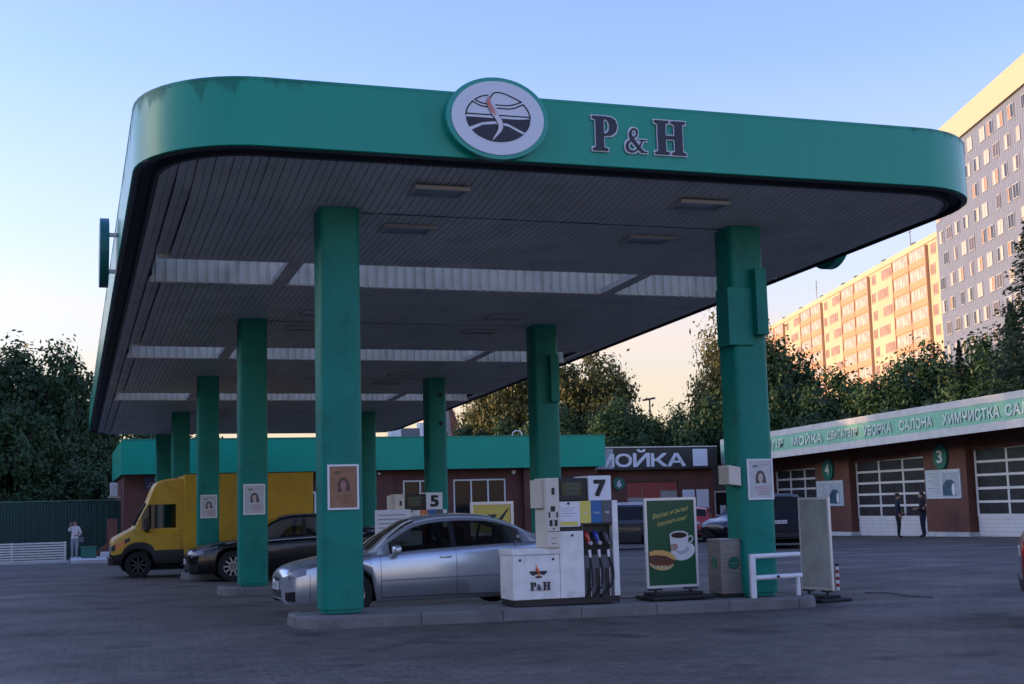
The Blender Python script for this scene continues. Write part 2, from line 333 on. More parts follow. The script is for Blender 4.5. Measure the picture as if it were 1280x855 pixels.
for i in range(NP):
    a = xs0+i*pw; b = a+pw-.005
    lo, hi = 'lo', 'hi'; ends = {'lo': lambda x: ylim(x, .312)[0], 'hi': lambda x: ylim(x, .312)[1]}
    inside = a > SX0-.06 and b < SX1+.06
    cuts = [lo]+([y for s in STR for y in s] if inside else [22.06, 30.78, 39.27][0:0])+[hi]
    if not inside: cuts = [lo, 21.15-.004, 21.15+.004, 29.88, 29.888, 38.37, 38.378, hi]
    for k in range(0, len(cuts), 2):
        y0, y1 = cuts[k], cuts[k+1]; m = MB(); jz = rnd.uniform(-.003, .003)
        mc = (a+b)/2; sec = [(a, .018), (a+.006, 0), (mc-.009, .0), (mc-.004, .014), (mc+.004, .014), (mc+.009, .0), (b-.006, 0), (b, .018)]; ns = len(sec)
        xm = (a+b)/2; ya = ends[y0](xm) if y0 in ends else y0; yb = ends[y1](xm) if y1 in ends else y1
        ts = [0]+[t for t in (.4, .8, 1.2, 1.6) if y0 == 'lo'][:4]; ys = [(y0, 0)]+[(ya+t, 1) for t in (.4, .8, 1.2, 1.6) if y0 == 'lo']+[(yb-t, 1) for t in (1.6, .8) if y1 == 'hi']+[(y1, 0)]
        rows = [[(x, ends[q](x) if q in ends else q) for x, _ in sec] for q, _ in ys]
        m.add([(x, y, ZS+sec[i_][1]+jz+SZ(x, y)+SE(xm, y)) for rw_ in rows for i_, (x, y) in enumerate(rw_)], [(r2_*ns+j, r2_*ns+j+1, r2_*ns+j+ns+1, r2_*ns+j+ns) for r2_ in range(len(rows)-1) for j in range(ns-1)])
        m.build('soffit_plank', SOFF, canopy, False, CO, fix=False)
# deck above the planks with openings over the skylight strips
def deck(y0, y1, x0=CL+.265, x1=CR-.265):
    pts = [(x, y) for x, y in rrect(CL+.265, CR-.265, FY+.265, BY-.265, 1.135, 8)]
    pts = [(min(max(x, x0), x1), min(max(y, y0), y1)) for x, y in pts]; q = []
    for p in pts:
        if not q or (abs(p[0]-q[-1][0])+abs(p[1]-q[-1][1])) > 1e-5: q.append(p)
    n = len(q); m = MB()
    m.add([(x, y, ZS+.20+SZ(x, y)) for x, y in q]+[(x, y, ZS+.5+SZ(x, y)) for x, y in q], [tuple(range(n)), tuple(range(2*n-1, n-1, -1))]+[(i, (i+1) % n, n+(i+1) % n, n+i) for i in range(n)])
    m.build('roof_deck', DECK, canopy, False, CO)
ed = [FY+.265]+[y for s in STR for y in s]+[BY-.265]
for k in range(0, len(ed), 2): deck(ed[k], ed[k+1])
for s in STR:
    deck(s[0]+.001, s[1]-.001, x1=SX0); deck(s[0]+.001, s[1]-.001, x0=SX1)
    for bx in (XL, XR):
        m = MB(); a, b = bx-.12, bx+.12
        m.add([(x, y, ZS+dz+SZ(x, y)) for dz in (.0, .10) for x, y in ((a, s[0]+.002), (b, s[0]+.002), (b, s[1]-.002), (a, s[1]-.002))], [(0, 1, 2, 3), (7, 6, 5, 4), (0, 4, 5, 1), (1, 5, 6, 2), (2, 6, 7, 3), (3, 7, 4, 0)])
        m.build('soffit_beam', SOFF, canopy, False, CO)
    for a, b in ((SX0, SX1),):
        m = MB(); n = max(2, int((b-a)/.165)); st = (b-a)/n; pr = []; yw = s[1]-.06
        for k in range(n):
            x = a+k*st; pr += [(x, .045), (x+st*.26, .045), (x+st*.34, .0), (x+st*.92, .0)]
        pr.append((b, .045)); q = len(pr)
        m.add([(x, yw+dy, ZS+dz+SZ(x, yw)) for dz in (.0, .507) for x, dy in pr], [(j, j+1, j+1+q, j+q) for j in range(q-1)])
        m.build('ribbed_lantern_wall', LANT, canopy, False, CO, fix=False)
    for ya, yb, zt_ in ((s[0]-.03, s[0]+.004, .24), (s[1]-.012, s[1]+.03, .10)):
        m = MB(); m.add([(x, y, ZS+dz+SZ(x, y)) for dz in (-.010, zt_) for x, y in ((SX0-.03, ya), (SX1+.03, ya), (SX1+.03, yb), (SX0-.03, yb))], [(0, 1, 2, 3), (7, 6, 5, 4), (0, 4, 5, 1), (1, 5, 6, 2), (2, 6, 7, 3), (3, 7, 4, 0)])
        m.build('lantern_edge', SOFF, canopy, False, CO)
    m = MB(); m.add([(x, y, ZS+.51+SZ(x, y)) for x, y in ((SX0-.05, s[0]-.05), (SX1+.05, s[0]-.05), (SX1+.05, s[1]+.05), (SX0-.05, s[1]+.05))], [(0, 1, 2, 3)])
    m.build('skylight_sheet', SHEET, canopy, False, CO, fix=False)
# joint trims at the column rows, luminaires
LUM = mat('luminaire_frame', (.42, .41, .40), .4); LUMG = mat('luminaire_lens', (.42, .43, .45), .15, spec=.6)
for r_ in range(4):
    y = Y0+S*r_; m = MB()
    for a, b in ((XL+CW/2+.01, XR-CW/2-.01),):
        m.add([(x, yy, ZS+dz+SZ(x, yy)) for dz in (-.006, .01) for x, yy in ((a, y-.014), (b, y-.014), (b, y+.014), (a, y+.014))], [(0, 1, 2, 3), (0, 4, 5, 1), (1, 5, 6, 2), (2, 6, 7, 3), (3, 7, 4, 0)])
    m.build('soffit_joint', GUTTER, canopy, False, CO)
    for lx in (4.42, 8.08):
        for dy in (-1.03, .70):
            yy = y+dy; m = MB(); zz = ZS+SZ(lx, yy)+SE(lx, yy)
            a, b, c, d = lx-.36, lx+.36, yy-.22, yy+.22
            for bb in ((a, b, c, c+.05), (a, b, d-.05, d), (a, a+.05, c+.05, d-.05), (b-.05, b, c+.05, d-.05)): m.box(bb[0], bb[1], bb[2], bb[3], zz-.05, zz+.0)
            lo = m.build('luminaire', LUM, canopy, False, CO)
            MB().box(a+.05, b-.05, c+.05, d-.05, zz-.022, zz-.01).build('lens', LUMG, lo, False, CO)
# columns
def colmesh(x, y, h, zb):
    hw = CW/2; pts = rrect(-hw, hw, -hw, hw, .085, 4); n = len(pts); m = MB(); zt = ZS-.001
    top = [(x+a, y+b, zt+SZ(x+a, y+b)) for a, b in pts]
    b1 = [(x+a, y+b, zb+.05) for a, b in pts]; b2 = [(x+a*.9, y+b*.9, zb+.05) for a, b in pts]; b0 = [(x+a*.9, y+b*.9, zb) for a, b in pts]
    v = top+b1+b2+b0; f = []
    for i in range(3): f += [(i*n+k, i*n+(k+1) % n, (i+1)*n+(k+1) % n, (i+1)*n+k) for k in range(n)]
    m.add(v, f); return m
KH = .15
def itop(x, y): return G(x, y)+KH
COLS = {}
for r_ in range(5):
    for cx in (XL, XR):
        if r_ == 4 and cx == XR: continue
        y = Y0+S*r_ if r_ < 4 else Y0+S*4-.6
        COLS[(r_, cx)] = colmesh(cx, y, 5, itop(cx, y)).build('column', TEAL, canopy, True, CO)
def cbox(par, x0, x1, y0, y1, z0, z1, m=TEAL, b=.01): return MB().box(x0, x1, y0, y1, z0, z1, b=b).build('junction_box', m, par, False, CO)
for r_ in (0, 1):
    yy = Y0+S*r_; p = COLS[(r_, XR)]; dz = -.25*r_
    cbox(p, XR+.03, XR+.21, yy-.42, yy-.255, 3.71+dz, 4.67+dz)
    cbox(p, XR-.365, XR+.028, yy-.31, yy+.06, 3.57+dz, 4.40+dz) if r_ == 0 else None
for z in (4.35, 3.6):
    MB().lathe([(.05, 0), (.05, -.04), (.02, -.06)], 12, Tm(XR+.1, Y0+2*S-CW/2, z)).build('lamp_socket', BLACK, COLS[(2, XR)], True, CO)
# round emblem sign on the front fascia
def disc(m, r, y0, y1, M=None, n=48): return m.lathe([(0.0001, y1), (r, y1), (r, y0), (.0001, y0)], n, M)
ZL = 6.025; XLG = 4.84; YL = FY-.14; EX = Matrix.Scale(1.28, 4, (1, 0, 0))
sg = disc(MB(), .505, FY-.01, YL+.012, Tm(XLG, 0, ZL) @ EX, 64)
sgn = sg.build('round_sign_body', mat('sign_rim_green', (.01, .34, .25), .3), canopy, True, CO)
disc(MB(), .455, YL+.013, YL, Tm(XLG, 0, ZL) @ EX, 64).build('sign_face', SIGNW, sgn, True, CO)
def ribbon(m, pts, ws, y, th=.015):
    P = bez([(p[0], 0, p[1]) for p in pts], 6); n = len(P); W_ = np.interp(np.linspace(0, 1, n), np.linspace(0, 1, len(ws)), ws); v = []
    for i, p in enumerate(P):
        d = (P[min(i+1, n-1)]-P[max(i-1, 0)]).normalized(); nn = Vector((-d.z, 0, d.x))*W_[i]/2
        yo = y-.006*i/n*(th/.015)
        v += [(p.x+nn.x, yo-th, p.z+nn.z), (p.x-nn.x, yo-th, p.z-nn.z), (p.x+nn.x, yo, p.z+nn.z), (p.x-nn.x, yo, p.z-nn.z)]
    m.add(v, [q for i in range(n-1) for q in ((i*4, i*4+1, i*4+5, i*4+4), (i*4, i*4+4, i*4+6, i*4+2), (i*4+1, i*4+3, i*4+7, i*4+5))])
def poly(m, pts, y, cx, cz, s=1, th=.004):
    return m.prism([(cx+p[0]*s, cz+p[1]*s) for p in pts], y-th, y, 'y')
def emblem(par, cx, y, cz, s, org, full=True, navy=NAVY, white=SIGNW, sx=1):
    """globe with dark lower half, meridians above, and a flame; s = globe radius"""
    def arcp(a0, a1, r=1, n=24): return [(r*math.cos(R(a0+(a1-a0)*k/n))*1.0, r*math.sin(R(a0+(a1-a0)*k/n))*.92) for k in range(n+1)]
    m = MB()
    if full:
        low = arcp(-150, -30, .999, 24); lower = [(-.86, -.46), (-.5, -.33), (-.1, -.27), (.3, -.33), (.72, -.56)]
        low = [p for p in arcp(-146, -37)]
        poly(m, low+[(.72, -.55), (.3, -.30), (-.1, -.24), (-.5, -.30)], y, cx, cz, s)
        a = arcp(180, 180+26, 1, 8); b = arcp(-31, 2, 1, 8)
        poly(m, [(-1, -.02)]+a[1:]+[(-.5, -.20), (-.1, -.13), (.3, -.20), (.82, -.50)]+b[1:]+[(1, -.02)], y, cx, cz, s)
        for pts in (arcp(2, 38), arcp(140, 178), [(-1, .10), (1, .10)], [(-.24, .74), (-.10, .95), (.22, .93), (.74, .66)], [(.74, .66), (.36, .50), (-.08, .49)], [(.80, .58), (.42, .38), (-.04, .37)],
                    [(-.72, .64), (-.50, .79), (-.30, .84)], [(-.72, .64), (-.50, .53), (-.30, .50)], [(-.78, .56), (-.52, .42), (-.26, .39)]):
            m.tube(bez([(cx+p[0]*s, y-.003, cz+p[1]*s) for p in pts], 4), .022*s, 4)
    else:
        poly(m, [(-1, .1), (-.9, -.15), (-.6, -.38), (-.15, -.22), (.2, -.22), (.62, -.36), (.9, -.12), (1, .1)], y, cx, cz, s)
        poly(m, [(-.42, -.52), (-.1, -.38), (.2, -.38), (.45, -.50), (.2, -.62), (0, -.65), (-.2, -.62)], y, cx, cz, s)
    m.v = [(cx+(a-cx)*sx, b, c) for a, b, c in m.v]; m.build('emblem', navy, par, False, org)
    if full:
        pth = [(-.26, .80), (-.30, .56), (-.16, .22), (.02, -.10), (.05, -.42), (-.20, -.86)]
        for nm, pp, ws_, yy, mm2 in (('flame_edge', pth, [.05, .17, .22, .24, .20, .03], y-.004, NAVY), ('flame', pth, [.03, .13, .18, .20, .16, .02], y-.008, mat('flame_white_print', (.76, .72, .74), .4)), ('flame_core', [(-.26, .78), (-.30, .56), (-.20, .30), (-.08, .08)], [.02, .11, .13, .01], y-.012, mat('flame_red_print', (.74, .20, .14), .4))):
            q = MB(); ribbon(q, [(cx+p[0]*s*sx, cz+p[1]*s) for p in pp], [w_*s for w_ in ws_], yy, .003); q.build(nm, mm2, par, False, org)
        return
    fl = [(-.28, .85), (-.22, .55), (-.30, .25), (-.12, -.05), (.02, -.35), (.0, -.6), (.12, -.35), (.12, -.02), (.0, .3), (-.14, .55), (-.22, .8)]
    poly(MB(), fl, y-.006, cx, cz, s).build('flame', mat('flame_orange', (.8, .22, .02), .4), par, False, org)
    poly(MB(), [(p[0]*.6-.06, p[1]*.55+.05) for p in fl], y-.011, cx, cz, s).build('flame_core', mat('flame_red', (.65, .05, .02), .4), par, False, org)
emblem(sgn, XLG, YL, ZL, .325, CO, sx=1.25)
# serif letters P & H
SERP = [[(0, 0), (.42, 0), (.42, .07), (.33, .10), (.33, .42), (.33, .90), (.09, .90), (.09, .10), (0, .07)]]
def letterP(m, x, z, h, y):
    for q in ([(0, 0), (.46, 0), (.46, .07), (.34, .10), (.34, .90), (.10, .90), (.10, .10), (0, .07)], [(0, .93), (.10, .901), (.34, .901), (.42, 1), (0, 1)]): m.prism([(x+p[0]*h, z+p[1]*h) for p in q], y-.015, y)
    o = [(.341, 1), (.56, .985), (.70, .91), (.76, .74), (.71, .56), (.58, .46), (.341, .43), (.341, .50), (.44, .52), (.50, .60), (.52, .73), (.49, .86), (.42, .92), (.341, .93)]
    m.prism([(x+p[0]*h, z+p[1]*h) for p in o], y-.0155, y-.0005)
def letterH(m, x, z, h, y):
    for dx in (0, .53):
        for q in ([(0, 0), (.44, 0), (.44, .07), (.34, .10), (.34, .90), (.44, .93), (.44, 1), (0, 1), (0, .93), (.10, .90), (.10, .10), (0, .07)],): m.prism([(x+(p[0]+dx)*h, z+p[1]*h) for p in q], y-.015, y)
    m.box(x+.341*h, x+.629*h, y-.0148, y-.0003, z+.46*h, z+.56*h)
def amp(m, x, z, h, y, k=1):
    pts = [(.78, .02), (.58, .20), (.30, .56), (.24, .76), (.36, .94), (.52, .88), (.50, .70), (.30, .52), (.10, .32), (.12, .10), (.32, .02), (.56, .16), (.72, .44), (.76, .50)]
    ribbon(m, [(x+p[0]*h, z+p[1]*h) for p in pts], [.10*h*k, .13*h*k, .14*h*k, .09*h*k, .06*h*k, .06*h*k, .07*h*k, .10*h*k, .12*h*k, .09*h*k, .07*h*k, .06*h*k, .05*h*k], y)
    m.box(x+.62*h, x+.92*h, y-.0145, y-.001, z+.475*h, z+.525*h); m.box(x+.66*h, x+.95*h, y-.0145, y-.001, z+.0*h, z+.05*h)
def PH(par, x, z, h, y, org, mtl, k=1.0):
    for nm, fn, dx, dz, hh in (('letter_p', letterP, 0, 0, h), ('letter_ampersand', amp, .82*h, 0, .74*h), ('letter_h', letterH, 1.66*h, 0, h)):
        m = MB(); fn(m, x+dx, z+dz, hh, y); m.build(nm, mtl, par, False, org)
hL = .44
m = MB()
def fat(mb_, k, cx, cz):       # widened copy as the pale outline behind the letter
    m2 = MB(); xs = [p[0] for p in mb_.v]; zs = [p[2] for p in mb_.v]; return m2
for nm, fn, dx, hh, ww in (('letter_p', letterP, 0, hL, .76), ('letter_ampersand', amp, .83*hL, .72*hL, .95), ('letter_h', letterH, 1.62*hL, hL, .97)):
    z0 = 5.735 if nm != 'letter_ampersand' else 5.74
    m = MB(); fn(m, 6.10+dx*1.18, z0, hh, FY-.022)
    w_ = m.build(nm, NAVY, canopy, False, CO)
    k = MB()
    for ddx in (-.016, 0, .016):
        for ddz in (-.016, 0, .016):
            q = MB(); fn(q, 6.10+dx*1.18+ddx, z0+ddz, hh, FY-.0215+.0004*(ddx*60+3*ddz*60)); k.add(q.v, q.f)
    k.v = [(a, min(b+.016, FY-.002), c) for a, b, c in k.v]
    k.build('letter_outline', SIGNW, w_, False, CO)
# side emblem discs: left one seen edge-on, right one peeping under the fascia edge
MX = Matrix.Rotation(PI/2, 4, 'Z')
yl = 22.1; zl = 5.62
sl = disc(MB(), .56, .0, -.14, Tm(CL-.12, yl, zl, -PI/2), 40).build('side_sign_disc', mat('side_sign_green', (.006, .15, .14), .4), canopy, True, CO)
m = MB()
for dz in (-.3, .3): m.box(CL-.13, CL+.01, yl-.03, yl+.03, zl+dz-.03, zl+dz+.03)
m.build('sign_bracket', ALU, sl, False, CO)
disc(MB(), .60, 0, -.16, Tm(CR+.012, 19.7, 5.90, PI/2), 40).build('side_sign_disc', mat('sign_rim_green', (.01, .34, .25)), canopy, True, CO)

# ------------------------------------------------------------------ pump islands
def island(x0, x1, yc, hw=.72):
    o = thing('pump_island', None, None, ((x0+x1)/2, yc, G((x0+x1)/2, yc)))
    o['kind'] = 'structure'; org = o.location
    pts = rrect(x0, x1, yc-hw, yc+hw, .45, 6); n = len(pts); inn = rrect(x0+.16, x1-.16, yc-hw+.16, yc+hw-.16, .3, 6)
    m = MB(); v = [(x, y, G(x, y)+KH-.012) for x, y in inn]; m.add(v, [tuple(range(n))]); m.build('island_top', CONC, o, False, org)
    # kerb stones, cut at regular lengths round the rim
    L = [0]
    for i in range(n): L.append(L[-1]+math.dist(pts[i], pts[(i+1) % n]))
    # split the long sides
    P = []; Q = []
    for i in range(n):
        a, b = pts[i], pts[(i+1) % n]; c, d = inn[i], inn[(i+1) % n]; k = max(1, round(math.dist(a, b)/1.0))
        for j in range(k):
            t = j/k; P.append((a[0]+(b[0]-a[0])*t, a[1]+(b[1]-a[1])*t)); Q.append((c[0]+(d[0]-c[0])*t, c[1]+(d[1]-c[1])*t))
    n = len(P); runs = []; cur = [0]
    acc = 0
    for i in range(n):
        acc += math.dist(P[i], P[(i+1) % n]); cur.append((i+1) % n)
        if acc > .75: runs.append(cur); cur = [(i+1) % n]; acc = 0
    if len(cur) > 1: runs.append(cur)
    for rn in runs:
        rings = []
        for q, idx in enumerate(rn):
            a, b = Vector(P[idx]), Vector(Q[idx])
            if q in (0, len(rn)-1):
                oth = Vector(P[rn[1] if q == 0 else rn[-2]]); sh = (oth-a).normalized()*.005; a = a+sh; b = b+sh
            g = G(a.x, a.y); d = (b-a).normalized(); jit = 0
            rings.append([(a.x, a.y, g-.05), (a.x+d.x*.015, a.y+d.y*.015, g+KH-.03), (a.x+d.x*.04, a.y+d.y*.04, g+KH), (b.x, b.y, g+KH), (b.x, b.y, g-.05)])
        m = loft(rings, True); k = len(rings[0]); m.f.append(tuple(range(k))); m.f.append(tuple((len(rings)-1)*k+j for j in range(k-1, -1, -1))); m.mi += [0, 0]
        m.build('kerb_stone', CONC, o, False, org)
    return o
for r_ in range(5): island(2.66, 9.95, Y0+S*r_-(.6 if r_ == 4 else 0))

# ------------------------------------------------------------------ station shop building
def part(name, m, par, *boxes, b=0):
    q = MB()
    for bb in boxes: q.box(*bb, b=b)
    return q.build(name, m, par)
GZ = -.36
shop = thing('station_shop_building', 'low brown station shop with a wide plain green fascia behind the canopy', 'building', (2.05, 57.5, GZ))
# local: x 0..21.6, y 0 = fascia front, wall at .7
part('wall', BRICKR, shop, (0.15, 10.4, .9, 1.2, 0, 3.6), (10.4, 11.6, .5, 1.2, 0, 3.6), (11.6, 12.1, .7, 1.2, 0, 3.6), (12.1, 16.95, .7, 1.2, 0, 1.2), (12.1, 16.95, .7, 1.2, 3.02, 3.6), (16.95, 17.7, .7, 1.2, 0, 3.6), (17.7, 18.2, .35, 1.2, 0, 3.6), (18.2, 18.9, .75, 1.2, 2.95, 3.6), (18.9, 21.4, .7, 1.2, 0, 3.6), (.15, .45, 1.2, 12, 0, 3.6))
part('fascia', GREENB, shop, (0, 21.6, 0, .25, 3.46, 4.88), (0, .25, .25, 12, 3.46, 4.88), (21.35, 21.6, .25, 12, 3.46, 4.88))
part('fascia_cap', mat('fascia_cap_metal', (.02, .25, .16), .4), shop, (-.03, 21.63, -.03, .3, 4.882, 4.93))
part('eaves', GUTTER, shop, (.25, 21.35, .25, 1.25, 3.50, 3.58))
part('roof', DECK, shop, (.25, 21.35, .25, 12, 4.5, 4.56))
FRM = WHITE
def window(par, x0, x1, y, z0, z1, n, glass=GLASSD, fr=FRM, fw=.07):
    q = MB(); q.box(x0, x1, y-.04, y+.03, z0, z0+fw); q.box(x0, x1, y-.04, y+.03, z1-fw, z1)
    for k in range(n+1):
        x = x0+(x1-x0-fw)*k/n; q.box(x, x+fw, y-.042, y+.032, z0+fw*.99, z1-fw*.99)
    w = q.build('window', fr, par); pw_ = (x1-x0-fw)/n
    for k in range(n): MB().box(x0+fw+pw_*k, x0+pw_*(k+1), y-.006, y+.006, z0+fw, z1-fw).build('pane', glass, w)
    return w
window(shop, 12.12, 13.7, .78, 1.22, 3.0, 2); window(shop, 14.45, 16.93, .78, 1.22, 3.0, 3)
part('wall_pier', BRICKR, shop, (13.72, 14.43, .66, 1.1, 1.2, 3.02))
m = MB()
for k in range(14): m.box(18.25, 18.85, .95, .98, .5+k*.17, .56+k*.17)
m.build('blind', mat('blind_grey', (.4, .41, .42)), shop); part('shop_window', GLASSD, shop, (18.2, 18.9, 1.0, 1.03, .4, 2.95))
part('lit_sign', mat('navy_shop_sign', (.03, .04, .12), .4), shop, (1.0, 2.0, .84, .9, 2.85, 3.4))
for k, w_ in enumerate((.25, .7, .8)): text_mb(('●', 'АЗС', 'круглосуточно')[k], w_, (.18, .09, .08)[k], Tm(1.5, .835, 3.24-.14*k)).build('sign_lettering', mat('pale_lettering', (.45, .5, .62)), shop)
part('wall_lamp', WHITE, shop, (17.2, 17.36, .55, .7, 3.2, 3.36))
part('security_camera', WHITE, shop, (10.9, 11.0, .3, .5, 3.28, 3.36))
part('roof_vent', WHITE, shop, (12.0, 12.5, 2.5, 3.1, 4.5, 5.7)); part('roof_vent', WHITE, shop, (13.4, 14.1, 2.5, 3.1, 4.5, 5.7)); part('roof_duct', DECK, shop, (12.5, 13.4, 2.6, 3.0, 4.5, 5.45))
MB().tube(bez([(17.4, 1, 4.88), (17.45, 1, 5.12), (17.65, 1, 5.2), (17.85, 1, 5.12), (17.9, 1, 4.88)], 5), .03, 6).build('roof_hoop', WHITE, shop, True)
part('glass_door', GLASSD, shop, (7.2, 9.2, .86, .9, .05, 2.5)); part('door_frame', FRM, shop, (7.1, 7.2, .84, .9, .05, 2.6), (9.2, 9.3, .84, .9, .05, 2.6), (8.16, 8.24, .84, .9, .05, 2.5), (7.2, 9.2, .84, .9, 2.5, 2.6))
m = thing('air_conditioner', 'white air conditioner box on the left end wall of the shop', 'air conditioner', (1.87, 61.0, 2.25)); part('casing', WHITE2, m, (-.16, .16, -.4, .4, 0, .6), b=.03)
MB().lathe([(.24, -.01), (.24, -.03), (.05, -.03)], 20, Tm(-.16, 0, .3, -PI/2)).build('fan_grille', BLACK, m, True); part('bracket', ALU, m, (-.22, .3, -.3, -.26, -.05, 0), (-.22, .3, .26, .3, -.05, 0))
# steps, plinth, crate and board by the shop's left end
kz = -.33
def struct(name, m, *boxes, b=0): return tag(part(name, m, None, *boxes, b=b), kind='structure')
m = MB(); m.prism([(-14, 54.6), (.05, 54.3), (.05, 54.55), (-14, 54.85)], kz-.1, kz+.1, 'z'); tag(m.build('kerb', CONCP), kind='structure')
m = MB(); m.prism([(.1, 52.6), (3.5, 52.2), (3.5, 57), (.1, 57)], kz-.1, kz+.14, 'z'); tag(m.build('pavement', CONCP), kind='structure')
st = thing('entrance_steps', 'two pale concrete steps at the left corner of the shop', 'steps', (2.0, 55.4, kz+.14)); part('step', CONCP, st, (-.75, 1.2, 0, 2.2, 0, .18)); part('step', CONCP, st, (-.2, 1.2, .35, 2.2, .18, .36))
st = thing('leaning_board', 'brown board leaning in front of the green fence beside the steps', 'board', (1.55, 56.9, kz+.14))
MB().box(-.05, .35, .02, .07, .02, 1.5).box(.12, .22, -.25, .02, .02, .06).build('panel', mat('rust_board', (.16, .06, .04), .7, var=.2), st); MB().prism([(-.7, .0), (-.02, .0), (-.02, .55)], .0, .06, 'y').build('brace', mat('rust_board', (.16, .06, .04)), st)
cr_ = thing('green_crate', 'small green plastic crate on the kerb beside the standing person', 'crate', (.78, 55.3, kz+.14)); part('body', mat('crate_green', (.02, .16, .12), .5), cr_, (-.28, .28, -.2, .2, 0, .4), b=.02); part('rim', mat('crate_green', (.02, .16, .12)), cr_, (-.31, .31, -.23, .23, .4, .44))
# dark green sheet fence
fen = thing('sheet_fence', 'tall dark green solid sheet fence below the trees at left', 'fence', (-7, 62, -.45))
for k in range(12):
    x = -11.4+k*1.75; m = MB(); n = 7; pr = []
    for j in range(n): pr += [(x+j*.25, 0), (x+j*.25+.10, 0), (x+j*.25+.125, .03), (x+j*.25+.225, .03)]
    q = len(pr); m.add([(a, b, z) for z in (.05, 2.5+(.02 if k % 3 else .05)) for a, b in pr], [(i, i+1, q+i+1, q+i) for i in range(q-1)]); m.build('fence_sheet', GREENF, fen, fix=False)
part('top_rail', mat('rail_green_pale', (.10, .2, .17), .5), fen, (-11.4, 9.6, -.01, .06, 2.56, 2.60))
# low white slatted fence
sf = thing('slatted_fence', 'low white fence of horizontal slats along the left kerb', 'fence', (-5, 56.2, -.36))
for k in range(8): part('slat', WHITE2, sf, (-9, 4.95, -.02, .0, .06+k*.098, .06+k*.098+.062))
for k in range(8): part('post', WHITE2, sf, (-9+k*1.98, -8.94+k*1.98, .0, .06, 0, .82))

# ------------------------------------------------------------------ wash reception building with the МОЙКА sign
moi = thing('wash_sign_building', 'flat brown building between shop and wash bays under a black МОЙКА sign', 'building', (23.4, 58.6, GZ))
part('wall', BRICKR, moi, (.05, 1.9, .3, .7, 0, 3.3), (1.9, 4.6, .3, .7, 2.75, 3.3), (4.6, 6.5, .3, .7, 0, 3.3), (6.2, 6.5, .7, 7, 0, 3.3)); part('roof', DECK, moi, (0, 6.6, .3, 7, 4.2, 4.3))
part('roller_door', mat('roller_grey', (.36, .34, .33), .5, var=.1), moi, (1.9, 4.6, .5, .55, 0, 2.75))
for k, c_ in enumerate(((1.95, 2.75, 2.0, 2.7), (2.8, 3.7, 1.7, 2.7), (3.75, 4.55, 2.3, 2.7), (2.1, 4.4, 1.1, 1.5))): part('door_panel', mat('door_red_panel', (.35, .06, .045), .5), moi, (c_[0], c_[1], .46, .5, c_[2], c_[3]))
sb = part('sign_box', mat('sign_box_black', (.018, .018, .02), .35, var=.2), moi, (.02, 6.45, -.25, .3, 3.3, 4.34))
part('sign_trim', ALU, moi, (.0, 6.47, -.26, .3, 4.342, 4.38))
for k, ch in enumerate('МОЙКА'):
    w_ = (.88, .82, .82, .80, .92)[k]; x = (.56, 1.5, 2.42, 3.33, 4.25)[k]; hh = .60 if ch != 'Й' else .80
    text_mb(ch, w_, hh, Tm(x+.02, -.262, 3.74+(hh-.60)/2), bold=.02).build('sign_letter', SIGNW, moi)
part('sign_tear', mat('torn_sign_grey', (.42, .43, .46), .5, var=.3, vs_=2), moi, (-.05, 1.0, -.253, -.2512, 3.36, 4.3)); MB().prism([(-.25, 3.25), (.1, 3.15), (.12, 3.95), (-.15, 3.9)], -.3, -.27, 'y').build('torn_vinyl', SIGNW, moi)
part('sign_square', SIGNW, moi, (5.15, 5.92, -.27, -.25, 3.42, 4.24))
n6 = disc(MB(), .3, .3, .22, Tm(1.45, 0, 2.66), 28).build('number_sign', mat('number_sign_green', (.006, .15, .105), .35), moi, True); text_mb('6', .2, .3, Tm(1.45, .215, 2.66), bold=.015).build('number', SIGNW, n6)
for x in (.55, 5.1, 5.85): part('notice', SIGNW, moi, (x-.32, x+.32, .27, .3, 1.35, 2.3))
part('annex_wall', mat('annex_grey', (.10, .09, .085), .8), moi, (6.5, 9.2, .9, 1.2, 0, 3.5))
window(moi, 6.75, 7.75, .85, .05, 2.2, 1)
part('annex_notice', SIGNW, moi, (7.05, 7.35, .82, .842, .9, 1.5))

# ------------------------------------------------------------------ wash bays on the right
def wz(y): return .021*(54.2-y)
WX = 32.5
wash = thing('car_wash_building', 'long low car wash with glazed roller doors and a green lettered roof edge', 'building', (WX, 47, 0))
WO = (WX, 47, 0)
def wbox(name, m, x0, x1, y0, y1, z0, z1, par=wash, slope=1, b=0):
    q = MB().box(x0, x1, y0, y1, z0, z1, b=b)
    if slope: q.v = [(a, b_, c+wz(b_)) for a, b_, c in q.v]
    return q.build(name, m, par, False, WO)
FX = 30.6
wbox('roof_edge_top', mat('pale_roof_edge', (.62, .60, .56), .5, var=.1), FX, FX+.1, 30, 59.3, 4.21, 4.47); wbox('roof_edge_band', mat('mint_band', (.24, .55, .37), .5, var=.06), FX+.01, FX+.1, 30, 59.3, 3.52, 4.209); wbox('roof_edge_bottom', mat('pale_roof_edge', (.62, .60, .56)), FX, FX+.1, 30, 59.3, 3.23, 3.519)
wbox('roof_edge_end', mat('pale_roof_edge', (.62, .60, .56)), FX, 42, 59.3, 59.4, 3.23, 4.47)
wbox('roof', DECK, FX+.1, 42, 30, 59.3, 4.25, 4.4); wbox('soffit', mat('wash_soffit', (.16, .13, .12), .7), FX+.1, WX+.4, 30, 59.3, 3.5, 3.53)
wbox('lintel', BRICKR, WX-.05, WX+.4, 30, 59.3, 2.75, 3.5)
MINTL = mat('band_lettering', (.68, .80, .70), .5)
